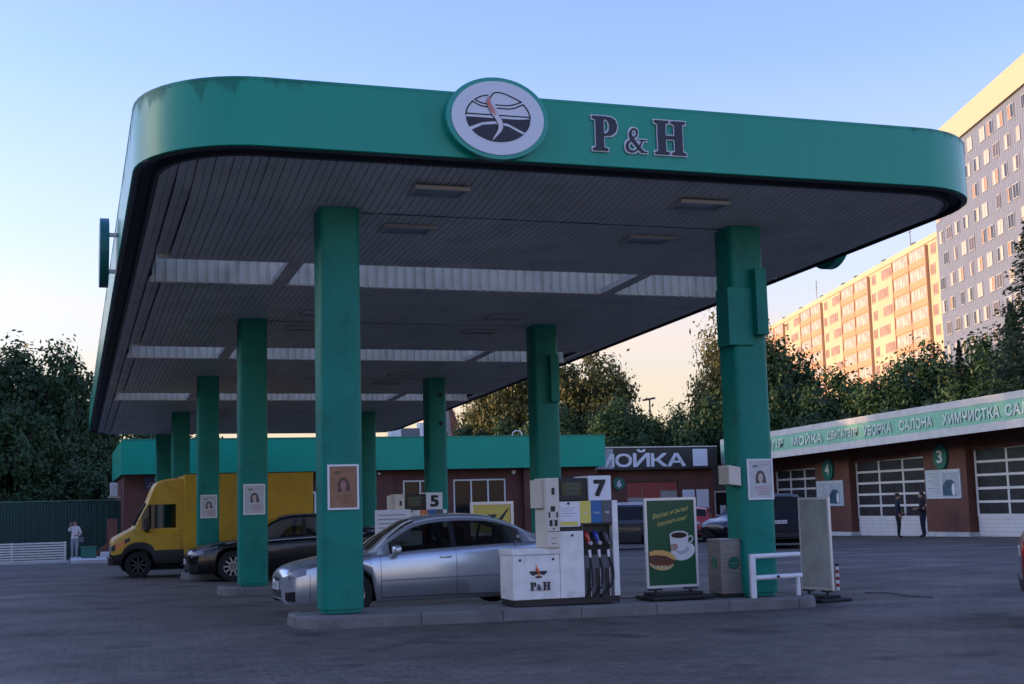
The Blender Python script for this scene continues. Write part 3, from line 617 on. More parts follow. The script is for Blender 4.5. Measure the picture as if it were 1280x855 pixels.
for body, ya, yb, zc in (('АВТОМОБИЛЯ', 58.9, 53.3, 0), ('МОЙКА', 52.49, 49.95, 0), ('ДВИГАТЕЛЯ', 49.55, 47.24, 0), ('УБОРКА', 46.83, 44.85, 0), ('САЛОНА', 44.3, 42.23, 0), ('ХИМЧИСТКА', 41.6, 38.41, 0), ('САЛОНА', 38.1, 35.6, 0)):
    yc = (ya+yb)/2; w_ = abs(ya-yb); hh = .38 if 'Й' not in body else .46
    q = text_mb(body, w_, hh, Tm(FX-.006, yc, 3.86+(hh-.38)/2, -PI/2), bold=.02); q.v = [(a, b_, c+wz(b_)) for a, b_, c in q.v]
    q.build('lettering', MINTL, wash, False, WO)
wbox('back_wall', BRICKR, 41.7, 42, 30, 59.3, -.5, 4.2)
for (y0, y1) in ((42.55, 45.2), (50.55, 53.35), (34.0, 36.9), (57.5, 59.3)):
    wbox('pier', BRICKR, 32.2, WX+.3, y0, y1, -.5, 3.52, slope=1)
    g = G(32, (y0+y1)/2); wbox('pier_base', CONCP, 32.05, WX, y0-.12, y1+.12, g-.1, g+.17, slope=0)
DOORF = mat('door_white_frame', (.68, .68, .67), .4, var=.06); DGL = mat('dusty_door_glass', (.035, .036, .04), .25, spec=.6, var=.3)
def wash_door(y0, y1):      # y0 near, y1 far
    g = G(WX, (y0+y1)/2)-.03; zt = 2.76+wz((y0+y1)/2); Hd = zt-g; d = wbox('door_frame', DOORF, WX+.02, WX+.08, y0, y1, g, g+.05, slope=0)
    rows = [g+.05, g+Hd*.245, g+Hd*.245+.02]; zr = [g+.8+(Hd-.8)*k/5 for k in range(6)]
    for k in range(5): wbox('door_slat', DOORF, WX+.01+.006*(k % 2), WX+.07, y0+.02, y1-.02, g+.05+k*.15, g+.05+k*.15+.143, d, 0)
    q = MB()
    for k in range(6): q.box(WX, WX+.07, y0, y1, zr[k]-.045, zr[k]+.045)
    for k in range(4):
        y = y0+.05+(y1-y0-.1)*k/3
        for j in range(5): q.box(WX+.002, WX+.068, y-.05, y+.05, zr[j]+.045, zr[j+1]-.045)
    q.build('door_bars', DOORF, d, False, WO)
    for k in range(3):
        for j in range(5):
            ya = y0+.1+(y1-y0-.1)*k/3; yb = y0+(y1-y0-.1)*(k+1)/3
            wbox('pane', DGL, WX+.03, WX+.04, ya, yb, zr[j]+.045, zr[j+1]-.045, d, 0)
    wbox('handle', BLACK, WX-.03, WX, y0+(y1-y0)*.36, y0+(y1-y0)*.36+.05, g+.85, g+1.1, d, 0)
wash_door(45.3, 50.5); wash_door(37.0, 42.45); wash_door(53.45, 57.4)
NSG = mat('number_sign_green', (.006, .15, .105))
for ch, yc, z in (('3', 44.0, 2.84), ('4', 52.15, 2.62)):
    s_ = disc(MB(), .43, 0, -.10, Tm(32.2, yc, z, -PI/2) @ Matrix.Scale(1.15, 4, (0, 0, 1)), 28).build('number_sign', NSG, wash, True, WO)
    text_mb(ch, .34, .46, Tm(32.09, yc, z, -PI/2), bold=.015).build('number', SIGNW, s_, False, WO)
    pn = MB().box(32.14, 32.2, yc-1.12, yc+1.05, z-1.62, z-.5).build('price_board', mat('price_board_print', (.52, .58, .62), .4, var=.08, vs_=6), wash, False, WO)
    for k in range(9): MB().box(32.132, 32.139, yc+.15, yc+.9-.2*(k % 3), z-.66-.095*k, z-.68-.095*k+.04).build('print_line', mat('board_text', (.22, .25, .28)), pn, False, WO)
    MB().box(32.132, 32.139, yc-1.02, yc-.02, z-1.54, z-.62).build('print_photo', mat('board_sky_print', (.40, .47, .52), .4, var=.15, vs_=3), pn, False, WO)
    bl = [(yc-.04, z-1.5), (yc-.80, z-1.52), (yc-.82, z-1.2), (yc-.74, z-.98), (yc-.60, z-.90), (yc-.3, z-.90), (yc-.16, z-1.0), (yc-.04, z-1.12)]
    MB().prism(bl, 32.127, 32.1315, 'x').build('print_car', mat('board_picture', (.03, .09, .14), .4, var=.3, vs_=5), pn, False, WO)
    MB().prism([(yc-.70+.10*math.cos(t), z-1.28+.24*math.sin(t)) for t in np.linspace(0, 2*PI, 16, False)], 32.122, 32.1265, 'x').build('print_figure', SIGNW, pn, False, WO)

# ------------------------------------------------------------------ apartment blocks
YEL = mat('block_yellow_render', (.55, .45, .31), .8, var=.08, vs_=.15); ORA = mat('block_orange_render', (.50, .30, .19), .8, var=.08, vs_=.15)
WFR = mat('old_window_frame', (.50, .42, .36), .6); LOG = mat('loggia_glass', (.46, .38, .34), .3, spec=.5, var=.4, vs_=.6); PNK = mat('red_brown_window', (.34, .19, .14), .3, spec=.5, var=.3, vs_=.5)
az = .275; A = thing('apartment_block', 'long yellow and orange nine storey housing block lit by the low sun', 'apartment block', (107.2, 143.4, 0), PI/2-az)
RZ = 34.8; fl = 2.72
bays = [(-10, 5.3, 0), (5.3, 18.9, 1), (18.9, 30.3, 0), (30.3, 44.5, 1), (44.5, 56.3, 0), (56.3, 69.9, 1), (69.9, 82.4, 0), (82.4, 97, 1), (97, 109, 0)]
part('main_wall', YEL, A, (-10, 109, -12, 0, -1, RZ)); part('parapet', YEL, A, (-10.2, 109.2, -12.2, .15, RZ, RZ+.8))
def mkwin(w_, h_, n, fm, gm):
    q = MB(); t = .09
    q.box(0, w_, 0, .06, 0, t); q.box(0, w_, 0, .06, h_-t, h_)
    for k in range(n+1): x = (w_-t)*k/n; q.box(x, x+t, .001, .061, t, h_-t)
    f = q.build('window', fm); p = MB().box(t*.5, w_-t*.5, .01, .03, t*.5, h_-t*.5).build('pane', gm); r = (f.data, p.data)
    bpy.data.objects.remove(f); bpy.data.objects.remove(p); return r
WA = mkwin(6.0, 1.55, 5, WFR, LOG); WB_ = mkwin(4.6, 1.5, 4, WFR, PNK); WC = mkwin(1.7, 1.5, 2, WFR, PNK)
PV = [mat('pane_pale', (.52, .46, .42), .3), mat('pane_dark', (.10, .07, .07), .2)]
ALTA = [LOG]+PV
def put(par, W_, x, y, z, sx=1):
    f = inst('window', W_[0], par, (x, y, z)); p = inst('pane', W_[1], f); return f
for (a, b, kind) in bays:
    if kind:
        mid = a+(b-a)*.5
        for i in range(8):
            z = RZ-fl*(i+1)
            MB().box(a+.1, mid-.1, 0, .38, z-.0, z+.95).box(mid+.1, b-.1, 0, .38, z, z+.95).build('loggia_parapet', ORA, A)
            put(A, WA, a+.4, .31, z+.95); put(A, WA, mid+.4, .31, z+.95)
        part('loggia_wall', ORA, A, (a-.1, a+.1, 0, .45, 2, RZ-.25), (mid-.1, mid+.1, 0, .45, 2, RZ-.25), (b-.1, b+.1, 0, .45, 2, RZ-.25), (a+.1, mid-.1, .0, .3, 2, RZ-.3), (mid+.1, b-.1, 0, .3, 2, RZ-.3))
    else:
        for i in range(8):
            z = RZ-fl*(i+1)+.85; j = (i % 2)*2.2
            put(A, WB_, a+1.0+j, .02, z); put(A, WC, b-2.9-.0+(j*.2), .02, z)
for x in (3, 14, 27, 41, 48, 61, 75, 88): part('roof_vent', BLACK, A, (x, x+1.2, -2.5, -1.3, RZ+.8, RZ+1.8))
for x in (20, 70):
    MB().tube([(x, -3, RZ), (x, -3, RZ+6)], .06, 5).tube([(x-.6, -3, RZ+4.5), (x+.6, -3, RZ+4.5)], .04, 4).tube([(x-.4, -3, RZ+5.3), (x+.4, -3, RZ+5.3)], .04, 4).build('roof_aerial', BLACK, A)
TWC = mat('tower_blue_grey_cladding', (.15, .18, .28), .55, var=.06, vs_=.2)
def wave_cladding(m):
    t = m.node_tree; n = t.nodes; b = n['Principled BSDF']; tcn = n.new('ShaderNodeTexCoord'); w_ = n.new('ShaderNodeTexWave'); w_.inputs['Scale'].default_value = .5; w_.bands_direction = 'X'
    t.links.new(tcn.outputs['Object'], w_.inputs['Vector']); bp = n.new('ShaderNodeBump'); bp.inputs['Strength'].default_value = .5; bp.inputs['Distance'].default_value = .2; t.links.new(w_.outputs['Fac'], bp.inputs['Height']); t.links.new(bp.outputs[0], b.inputs['Normal'])
wave_cladding(TWC)
az = .3234; T_ = thing('tower_block', 'tall blue grey tower block with scattered windows and a pale yellow parapet', 'tower block', (102.8, 138.5, 0), PI/2-az)
TZ = 46
part('clad_wall', TWC, T_, (-46, 0, -14, 0, -1, TZ-3.0)); part('yellow_parapet', mat('tower_parapet_yellow', (.50, .42, .30), .7, var=.04), T_, (-46.3, .3, -14.3, .35, TZ-3.0, TZ))
TFR = mat('tower_window_frame', (.42, .43, .46), .5); WT = mkwin(1.7, 1.6, 2, TFR, LOG); tp = []
AMB = mat('pane_amber', (.42, .22, .10), .25); DKP = mat('pane_black', (.025, .025, .03), .2)
for ma, mb2 in ((DKP, PV[0]), (PV[0], DKP), (DKP, DKP), (PV[0], PV[0]), (PV[1], PV[0]), (AMB, PV[0]), (DKP, AMB), (PV[1], PV[1])):
    q = MB().box(.05, .85, .01, .03, .05, 1.55, mi=0).box(.85, 1.65, .01, .03, .05, 1.55, mi=1).build('pane', [ma, mb2]); tp.append(q.data); bpy.data.objects.remove(q)
for i in range(12):
    for k in range(13):
        x = -2.4-k*3.2-(1.3 if i % 3 == 1 else 0)+rnd.uniform(-.5, .5); z = TZ-3-2.85*(i+1)+.5
        if x < -40: continue
        f = inst('window', WT[0], T_, (x, .02, z), 0, (1 if rnd.random() < .8 else .6, 1, 1)); inst('pane', rnd.choice(tp), f)

# small house far behind the shop roof
hs = thing('distant_house', 'small pale gabled house with a low red roof seen over the shop roof', 'house', (29.3, 106, 0)); part('wall', mat('house_render', (.55, .48, .42), .8), hs, (0, .7, 0, 8, 0, 9.6), (.7, 9, .05, 8, 0, 7.2))
MB().prism([(.7, 7.2), (9.4, 7.2), (9.4, 7.6), (1.4, 7.8), (.6, 9.9), (-.1, 9.9), (-.1, 9.6), (.5, 9.6)], -.2, 8.2, 'y').build('roof', mat('house_red_roof', (.26, .10, .07), .8), hs)
lp = thing('street_lamp', 'thin street lamp post showing its head above the far trees', 'street lamp', (41.3, 91.3, -.6)); MB().tube([(0, 0, 0), (0, 0, 9.6)], [.12, .06], 8).build('post', mat('lamp_post_rust', (.18, .10, .08), .7), lp, True); MB().prism([(-.5, 9.5), (.4, 9.65), (.4, 9.8), (-.5, 9.65)], -.18, .18, 'y').build('lamp_head', mat('lamp_post_rust', (.18, .10, .08)), lp)

# ------------------------------------------------------------------ trees
def crown_mesh(name, seed, nl, shape, leaf, clumps):
    """unit crown: x,y in -1..1, z 0..1; leaves gathered in clumps at branch ends"""
    g = np.random.default_rng(seed); C = []
    while len(C) < clumps:
        p = g.uniform(-1, 1, 3); p[2] = (p[2]+1)/2; r = math.hypot(p[0], p[1]); lim = shape(p[2])*(1+.18*math.sin(3*math.atan2(p[1], p[0])+seed+5*p[2]))
        if r < lim and (r > lim*.45 or g.random() < .35): C.append(p)
    C = np.array(C); k = g.integers(0, clumps, nl); rad = g.uniform(.5, 1.25, clumps)
    P = C[k]+g.normal(0, 1, (nl, 3))*np.array([.105, .105, .050])*rad[k][:, None]
    rad_ = (P-C[k])/np.array([.105, .105, .05])*.55+(P-np.array([0, 0, .45]))*np.array([1.1, 1.1, 1.6]); rad_ /= np.linalg.norm(rad_, axis=1)[:, None]+1e-6
    n = g.normal(0, .55, (nl, 3))+rad_; n[:, 2] += .25; n /= np.linalg.norm(n, axis=1)[:, None]
    a = np.cross(n, g.normal(0, 1, (nl, 3))); a /= np.linalg.norm(a, axis=1)[:, None]; b = np.cross(n, a)
    s = leaf*g.uniform(.6, 1.35, nl)[:, None]; asp = np.array([1, 1, .55])
    V = np.stack([P+a*s*asp, P+b*s*.55*asp, P-a*s*asp, P-b*s*.55*asp], 1).reshape(-1, 3)
    me = bpy.data.meshes.new(name); me.from_pydata(V.tolist(), [], np.arange(nl*4).reshape(-1, 4).tolist()); return me, C
def trunk_mesh(name, C, seed, z0=.0, lean=.1):
    g = random.Random(seed); m = MB(); path = bez([(0, 0, -.6), (g.uniform(-.03, .03), g.uniform(-.03, .03), -.25), (g.uniform(-.06, .06), g.uniform(-.06, .06), .15), (g.uniform(-.08, .08), 0, .55), (0, 0, .85)], 4)
    m.tube(path, list(np.linspace(.055, .008, len(path))), 7)
    for c in list(C)[::3]:
        t = min(.8, max(-.1, c[2]-.25)); i = int(np.interp(t, [-.6, .85], [0, len(path)-1])); p = path[i]
        q = Vector((c[0], c[1], c[2])); mid = p.lerp(q, .55)+Vector((0, 0, .04)); m.tube([p, mid, q], [.018, .011, .004], 4, cap=False)
    o = m.build(name, BARK, smooth=2); me = o.data; bpy.data.objects.remove(o); return me
SH = {'a': lambda z: .95*math.sqrt(max(0, 1-(2*z-.85)**2/1.35))*(.75+.25*(1-z)), 'b': lambda z: .9*math.sin(PI*min(1, max(0, .06+z*.92)))**.55, 'c': lambda z: .98*(1-z**2.2)**.5*(.85+.15*z), 'd': lambda z: .85*math.sin(PI*min(1, .12+z*.86))**.7}
TPL = {}
for k, (nl, leaf, cl, mt) in {'a': (34000, .034, 190, LEAF), 'b': (32000, .034, 180, LEAF), 'c': (18000, .042, 130, LEAF), 'd': (34000, .029, 190, LEAFB)}.items():
    me, C = crown_mesh('crown', ord(k), nl, SH[k], leaf, cl); me.materials.append(mt); TPL[k] = (me, trunk_mesh('trunk', C, ord(k)))
def spruce_tpl():
    g = np.random.default_rng(5); V = []; F_ = []
    for lv in range(44):
        z = lv/44; L_ = (1-z)**.85*(.9+.2*g.random()); nb = int(17-8*z)
        for b in range(nb):
            a = g.uniform(0, 2*PI); l = L_*g.uniform(.75, 1.1); d = np.array([math.cos(a), math.sin(a), 0]); side = np.array([-d[1], d[0], 0])
            for q in range(60):
                t = g.uniform(.08, 1); drop = -.045*t*t*L_+.02*max(0, t-.75)*L_-.004; lat = g.normal(0, .10)*l*(1.12-t)
                p = d*l*t+side*lat+np.array([0, 0, z+drop-abs(lat)*.10+g.normal(0, .006)])
                o = len(V); w_ = .020*(1.1-.4*t)*(1-.3*z); dd = d+side*np.sign(lat)*g.uniform(.2, 1.0); dd /= np.linalg.norm(dd); sd = np.array([-dd[1], dd[0], 0])
                u = dd*w_*2.0; n_ = sd*w_*.45+np.array([0, 0, g.normal(0, .0018)]); dz = np.array([0, 0, -.0022])
                V += [p-u*.5, p+n_+dz, p+u-np.array([0, 0, .004]), p-n_+dz]; F_.append((o, o+1, o+2, o+3))
    me = bpy.data.meshes.new('crown'); me.from_pydata([tuple(v) for v in V], [], F_); me.materials.append(NEEDLE)
    m = MB().tube([(0, 0, -.1), (0, 0, .98)], [.05, .005], 7); o = m.build('trunk', BARK, smooth=2); t = o.data; bpy.data.objects.remove(o); return me, t
TPL['s'] = spruce_tpl()
def tree(x, y, top, w_, k, label, cat='tree', group=None):
    o = thing({'s': 'spruce_tree', 'd': 'birch_tree', 'c': 'leafy_shrub'}.get(k, 'broadleaf_tree'), label, cat, (x, y, G(x, y)-.05), group=group)
    if k == 's': zb, hh = .6, top-.6
    elif k == 'c': zb, hh = top*.02, top*.98
    else: zb, hh = top*.12, top*.88
    rz = rnd.uniform(0, 6.28)
    c = inst('crown', TPL[k][0], o, (0, 0, zb), rz, (w_*.56, w_*.56, hh)); t = inst('trunk', TPL[k][1], o, (0, 0, zb), rz, (w_*.56, w_*.56, hh if k != 'c' else hh)); return o
TREES = [
 (-7.6, 90.2, 13.0, 11.0, 'a', 'big dark broadleaf tree cut by the left edge of the photo'), (-3.8, 87.0, 12.0, 9.0, 'b', 'dark rounded tree second from the left edge above the green fence'),
 (-1.3, 88.2, 12.3, 7.5, 'a', 'tall dark tree with thin upright tips against the peach sky at left'), (.5, 83.7, 10.4, 5, 'c', 'narrow leafy shrub tree touching the left edge of the canopy'),
 (-2.4, 78.7, 7.6, 6, 'c', 'broad shrub low behind the green fence, left of the standing person'), (.6, 75.8, 5.6, 5, 'c', 'low shrub behind the green fence right above the standing person'),
 (2.2, 81.6, 6.1, 5, 'c', 'low shrub left of the shop, just under the canopy back edge'), (3.6, 83.2, 6.2, 5, 'c', 'shrub behind the left end of the shop roof'), (-5.1, 81.6, 8.7, 7, 'b', 'medium bushy tree behind the fence in the left corner'),
 (31.5, 94.1, 14, 8, 'd', 'golden green birch showing left of the second right column'), (35.8, 89.6, 13.3, 8.5, 'd', 'golden lit birch crown right of the second right column'),
 (30.3, 82.5, 8.7, 6, 'a', 'dark tree below the golden birch, above the end of the shop roof'), (33.5, 79.3, 8.2, 6, 'b', 'dark rounded tree directly above the МОЙКА sign'), (37.4, 82.2, 7.4, 6, 'c', 'dark bush beside the far street lamp'),
 (39.4, 81.5, 8.0, 5.5, 'a', 'dark tree left of the front right column under the small cloud'), (45.4, 85.3, 15.6, 6.8, 'd', 'tallest light tree rising behind the top of the front right column'), (45.2, 81.4, 12.5, 6.5, 'b', 'dense dark tree hidden partly by the front right column'),
 (38.2, 75.6, 8.1, 6, 'c', 'dark shrub above the right end of the МОЙКА building'), (47.1, 80.7, 12.1, 8, 'a', 'dark tree right of the front right column, below the yellow block'), (47.3, 76.6, 9.8, 7, 'b', 'rounded dark tree below the middle of the yellow block'),
 (47.6, 72.5, 8.4, 6, 'c', 'low tree in the dip between two taller trees under the yellow block'), (49.5, 71.7, 9.6, 8, 'b', 'wide dark tree under the right part of the yellow block'), (52.9, 72.5, 10.9, 8, 'a', 'dark tree below where yellow block meets grey tower'),
 (52.7, 68.3, 11, 8, 'b', 'dark tree under the tower beside the big spruce'), (41.1, 68.4, 7.4, 6, 'c', 'shrub just above the far end of the wash roof'), (45.7, 64.8, 6.9, 7, 'c', 'shrub above the middle of the wash roof'), (52.6, 64.2, 9.8, 8, 'a', 'dark tree behind the spruce at the right edge'),
 (21.7, 89.8, 7.6, 4, 'c', 'pale green bush above the shop roof between the columns'), (24.1, 89, 7.5, 4, 'c', 'bush above the shop roof left of the small house'), (26.4, 88.2, 7.4, 4.5, 'c', 'bush in front of the small red roofed house'), (27.6, 85.7, 7.4, 5, 'c', 'bush over the shop roof beside the second right column'), (39.9, 71, 6.7, 6, 'c', 'shrub behind the wash roof beside the front right column'),
 (50.6, 66.8, 11.2, 3.2, 's', 'small slim spruce top in front of the yellow block'), (47.9, 56.2, 17.2, 10.5, 's', 'big dark spruce cut by the right edge of the photo'), (50.9, 62.3, 12.8, 5.5, 's', 'smaller spruce left of the big spruce at the right edge')]
for t in TREES: tree(*t)
# trees and shrubs added outside the picture to keep low sun off the forecourt
k = 0
for x, y, h_ in [(-14, 92, 12), (-22, 87, 13), (-28, 79, 15), (-33, 70, 15), (-36, 61, 15), (-38, 52, 15), (-39, 43, 15), (-40, 34, 15), (-40, 25, 15), (-41, 16, 15), (-42, 7, 15), (-43, -2, 15), (-12, 102, 11), (-4, 104, 10), (4, 108, 10), (-46, 66, 16), (-48, 56, 16), (-49, 46, 16), (-50, 36, 16), (-50, 26, 16), (-43, 76, 16), (-36, 86, 16), (-28, 95, 14), (-51, 16, 16), (-20, 103, 11)]:
    tree(x, y, h_, 13, 'ab'[k % 2], 'tall tree added beyond the left edge to shade the forecourt', 'tree', 'shade trees added beyond the left edge'); k += 1
for x, y in [(-17, 88), (-25, 82), (-31, 74), (-35, 65), (-37, 56), (-39, 47), (-40, 38), (-41, 29), (-41, 20), (-42, 11), (-43, 2), (-9, 97), (0, 100), (8, 105)]:
    tree(x, y, 8.5, 11, 'c', 'shrub added beyond the left edge to fill the shade belt', 'shrub', 'shade shrubs added beyond the left edge')

# ------------------------------------------------------------------ fuel dispensers
def dispenser(num, loc, label, tiles):
    d = thing('fuel_dispenser', label, 'fuel pump', loc, 0, 'fuel dispensers on the islands'); D_ = .55
    part('base', BLACK, d, (.02, 1.50, .02, D_, 0, .085))
    part('cabinet', WHITE2, d, (0, .655, 0, D_, .085, .66), b=.012); part('cabinet_lid', WHITE2, d, (-.012, .665, -.012, D_+.01, .662, .745), b=.012)
    lw = part('lower_panel', WHITE2, d, (.66, 1.0, .004, D_, .085, .955), b=.008)
    part('dark_band', BLACK, d, (.665, .97, .02, D_, .957, 1.01))
    up_ = part('info_panel', WHITE2, d, (.645, .965, .0, D_, 1.012, 1.345), b=.008)
    part('paper', SIGNW, up_, (.68, .93, -.004, -.001, 1.09, 1.29)); part('paper_stripe', YELLOW, up_, (.68, .93, -.004, -.001, 1.03, 1.08))
    for k in range(4): MB().box(.70, .90-.04*(k % 2), -.0062, -.0042, 1.255-.035*k, 1.262-.035*k).build('print_line', mat('grey_print', (.3, .3, .32)), up_)
    for (x, z, p) in ((.10, .60, 0), (.56, .60, 0), (.84, .90, 0), (.80, 1.32, 0)): MB().lathe([(.016, 0), (.016, -.012), (.006, -.014)], 12, Tm(x, .0, z)).build('lock', BLACK, d, True)
    ps = part('terminal_post', CREAM, d, (.465, .655, -.05, .40, .747, 1.66), b=.012); part('terminal_side', CREAM, ps, (.40, .463, .05, .38, 1.27, 1.64))
    for (x0, x1, z0, z1) in ((.55, .59, 1.44, 1.53), (.53, .59, 1.22, 1.29), (.50, .52, 1.14, 1.21), (.61, .63, 1.14, 1.21), (.51, .55, 1.03, 1.11), (.58, .62, 1.03, 1.11), (.555, .575, .985, 1.005)): part('keypad', BLACK, ps, (x0, x1, -.056, -.05, z0, z1))
    part('panel_seam', BLACK, ps, (.47, .65, -.053, -.05, .955, .962), (.53, .60, -.053, -.05, .87, .876), (.53, .60, -.053, -.05, .80, .806))
    ds = part('display', BLACK, d, (.66, 1.09, .03, D_-.03, 1.35, 1.655), b=.015)
    part('screen', mat('dark_green_screen', (.008, .03, .025), .12), ds, (.72, 1.0, .022, .029, 1.42, 1.60))
    for k in range(3): text_mb(('888.8', '88.88', '8.88')[k], .16, .035, Tm(.87, .020, 1.575-.06*k)).build('digits', mat('display_digits', (.05, .16, .12)), ds)
    np_ = part('number_panel', SIGNW, d, (1.095, 1.42, .0, D_, 1.35, 1.68), b=.006); text_mb(num, .145, .20, Tm(1.255, -.004, 1.515), bold=.012).build('number', BLACK, np_)
    for k, c in enumerate(tiles):
        w_ = .152; x = .967+k*(w_+.002); t = part('grade_tile', c, d, (x, x+w_, .005, D_, 1.055, 1.348)); text_mb(('95', 'Аи-92', '98')[k], (.05, .085, .06)[k], .03, Tm(x+w_/2, .002, 1.19)).build('grade_text', SIGNW, t)
    part('nozzle_bay', BLACK, d, (1.002, 1.42, .12, D_, .63, 1.05)); part('bay_cheek', GREYP, d, (.985, 1.002, .01, .12, .63, 1.05)); part('bay_shelf', GREYP, d, (1.002, 1.42, .01, .12, .60, .63)); part('bay_hood', BLACK, d, (1.002, 1.42, .02, .12, 1.03, 1.05))
    part('lower_grille', GREYP, d, (1.002, 1.42, .02, D_, .085, .60))
    for k in range(3):
        x = 1.03+k*.135; part('hose_slot', BLACK, d, (x, x+.055, .012, .02, .09, .46)); part('slot_edge', ALU, d, (x+.058, x+.066, .004, .02, .09, .46))
    part('side_post', WHITE2, d, (1.423, 1.505, .0, D_, .085, 1.348), b=.01)
    for k, c in enumerate((RED, mat('nozzle_blue', (.03, .05, .30), .35), mat('nozzle_grey', (.06, .06, .065), .4))):
        x = 1.07+k*.133; nz = MB().tube(bez([(x-.02, .09, .93), (x-.015, .04, .90), (x, .02, .84), (x+.012, .015, .78)], 4), [.022, .026, .03, .034, .036, .036, .034, .032, .03, .03, .028, .026, .024], 10).build('nozzle', c, d, True)
        MB().lathe([(.0, -.04), (.025, -.04), (.03, -.02), (.03, 0)], 14, Tm(x+.02, -.0, .79)).build('nozzle_guard', mat('guard_pale', (.45, .40, .42), .4) if k != 2 else GREYP, nz, True)
        MB().tube([(x+.012, .02, .76), (x+.02, .03, .69)], .013, 8).build('trigger', BLACK, nz, True)
        MB().tube([(x+.018, .02, .70), (x+.024, .02, .60)], .020, 10).build('hose_sleeve', WHITE, nz, True)
        MB().tube(bez([(x+.024, .02, .61), (x+.03+.02*k, -.02, .40), (x+.02, -.03, .22), (x-.05-.03*k, -.01, .10), (x-.06, .03, .10)], 6), .013, 7).build('hose', RUBBER, d, True)
    return d
d7 = dispenser('7', (5.50, 16.66, itop(6.2, 17)), 'white fuel dispenser number 7 on the near island behind the silver car', (YELLOW, BLUE, GREYP))
PH(d7, .235, .205, .105, -.003, None, NAVY); emblem(d7, .35, -.002, .44, .125, None, False)
d5 = dispenser('5', (5.50, 16.66+S, itop(6.2, 17+S)), 'white fuel dispenser number 5 standing beyond the silver sedan roof', (ORANGEP, BLUE, GREYP))
PH(d5, .235, .205, .105, -.003, None, NAVY); emblem(d5, .35, -.002, .44, .125, None, False)
# notice board beside dispenser 5 and yellow board further back
nb = thing('notice_board', 'white notice board with printed lines beside the dispenser numbered 5', 'notice board', (5.92, 25.05, itop(6, 25)))
part('panel', SIGNW, nb, (-.38, .32, 0, .03, .75, 1.36), b=.005); part('post', ALU, nb, (-.34, -.30, .03, .07, 0, 1.3)); part('post', ALU, nb, (.24, .28, .03, .07, 0, 1.3))
for k in range(5): part('print_line', mat('grey_print', (.3, .3, .32)), nb, (-.32, .2-.07*(k % 2), -.004, -.001, 1.25-.08*k, 1.27-.08*k))
tb = thing('yellow_signboard', 'yellow signboard with a dark emblem in a pale frame beyond the silver car roof', 'sign', (10.65, 33.9, G(10.6, 34)))
part('board', YELLOW, tb, (-.52, .52, 0, .03, .95, 1.68)); part('frame', ALU, tb, (-.6, .6, -.02, .05, 1.68, 1.76), (-.6, .6, -.02, .05, .87, .95), (-.6, -.52, -.02, .05, .95, 1.68), (.52, .6, -.02, .05, .95, 1.68)); part('leg', ALU, tb, (-.5, -.45, 0, .05, 0, .87)); part('leg', ALU, tb, (.45, .5, 0, .05, 0, .87))
MB().prism([(-.14, 1.42), (.14, 1.42), (.08, 1.34), (-.08, 1.34)], -.006, -.001, 'y').prism([(.1, 1.22), (.45, 1.58), (.47, 1.56), (.22, 1.18)], -.006, -.001, 'y').build('emblem', NAVY, tb)

# ------------------------------------------------------------------ posters on the columns
def poster(x, y, z, tint, label, tone):
    o = thing('framed_poster', label, 'poster', (x, y, z), 0, 'portrait posters on the columns'); w_, h_ = .20, .285
    part('frame', WHITE, o, (-w_, w_, -.022, 0, h_-.024, h_), (-w_, w_, -.022, 0, -h_, -h_+.024), (-w_, -w_+.024, -.022, 0, -h_+.024, h_-.024), (w_-.024, w_, -.022, 0, -h_+.024, h_-.024))
    p = part('print', tint, o, (-w_+.024, w_-.024, -.012, 0, -h_+.024, h_-.024)); k1, k2 = tone
    hair = mat('poster_hair'+k1, (.10, .045, .035) if k1 == 'b' else (.09, .07, .07), .5); skin = mat('poster_skin'+k1, (.35, .17, .12) if k1 == 'b' else (.55, .42, .36), .5); txt = mat('poster_text'+k1, (.22, .08, .05) if k1 == 'b' else (.42, .18, .20), .5); dk = mat('poster_dark'+k1, (.12, .09, .03) if k1 == 'b' else (.2, .24, .22), .5)
    MB().prism([(-.075, -.06), (-.07, .05), (-.04, .11), (.01, .125), (.055, .10), (.085, .02), (.09, -.06), (.05, -.05), (.0, -.03), (-.03, -.06)], -.0145, -.0125).build('portrait_hair', hair, p)
    MB().prism([(-.035, .0), (-.03, .06), (0, .085), (.03, .07), (.04, .02), (.025, -.03), (.0, -.05), (-.02, -.035)], -.0175, -.015).build('portrait_face', skin, p)
    MB().prism([(-.13, .175), (-.10, .20), (-.04, .205), (-.02, .185), (-.05, .165), (-.11, .163)], -.0145, -.0125).build('poster_logo', dk, p)
    text_mb('P & H', .11, .03, Tm(.075, -.0128, .20)).build('poster_heading', txt, p)
    for k in range(4): MB().prism([(-.1+.02*k, -.12-.032*k), (.13, -.105-.032*k), (.13, -.095-.032*k), (-.1+.02*k, -.11-.032*k)], -.0145, -.0125).build('poster_line', txt, p)
PB = mat('poster_brown_print', (.28, .135, .075), .35, var=.18, vs_=7); PW = mat('poster_pale_print', (.50, .52, .52), .35, var=.12, vs_=8)
poster(XL+.0, Y0-CW/2-.001, 1.69, PB, 'brown portrait poster in a white frame on the front left column', 'bb')
poster(XR+.03, Y0-CW/2-.001, 1.675, PW, 'pale portrait poster in a white frame on the front right column', 'ww')
poster(XL+.0, Y0+S-CW/2-.001, 1.645, PW, 'pale portrait poster on the second left column beside the black sedan', 'ww')
poster(XL-.0, Y0+2*S-CW/2-.001, 1.58, PW, 'pale portrait poster on the third left column before the yellow truck', 'ww')
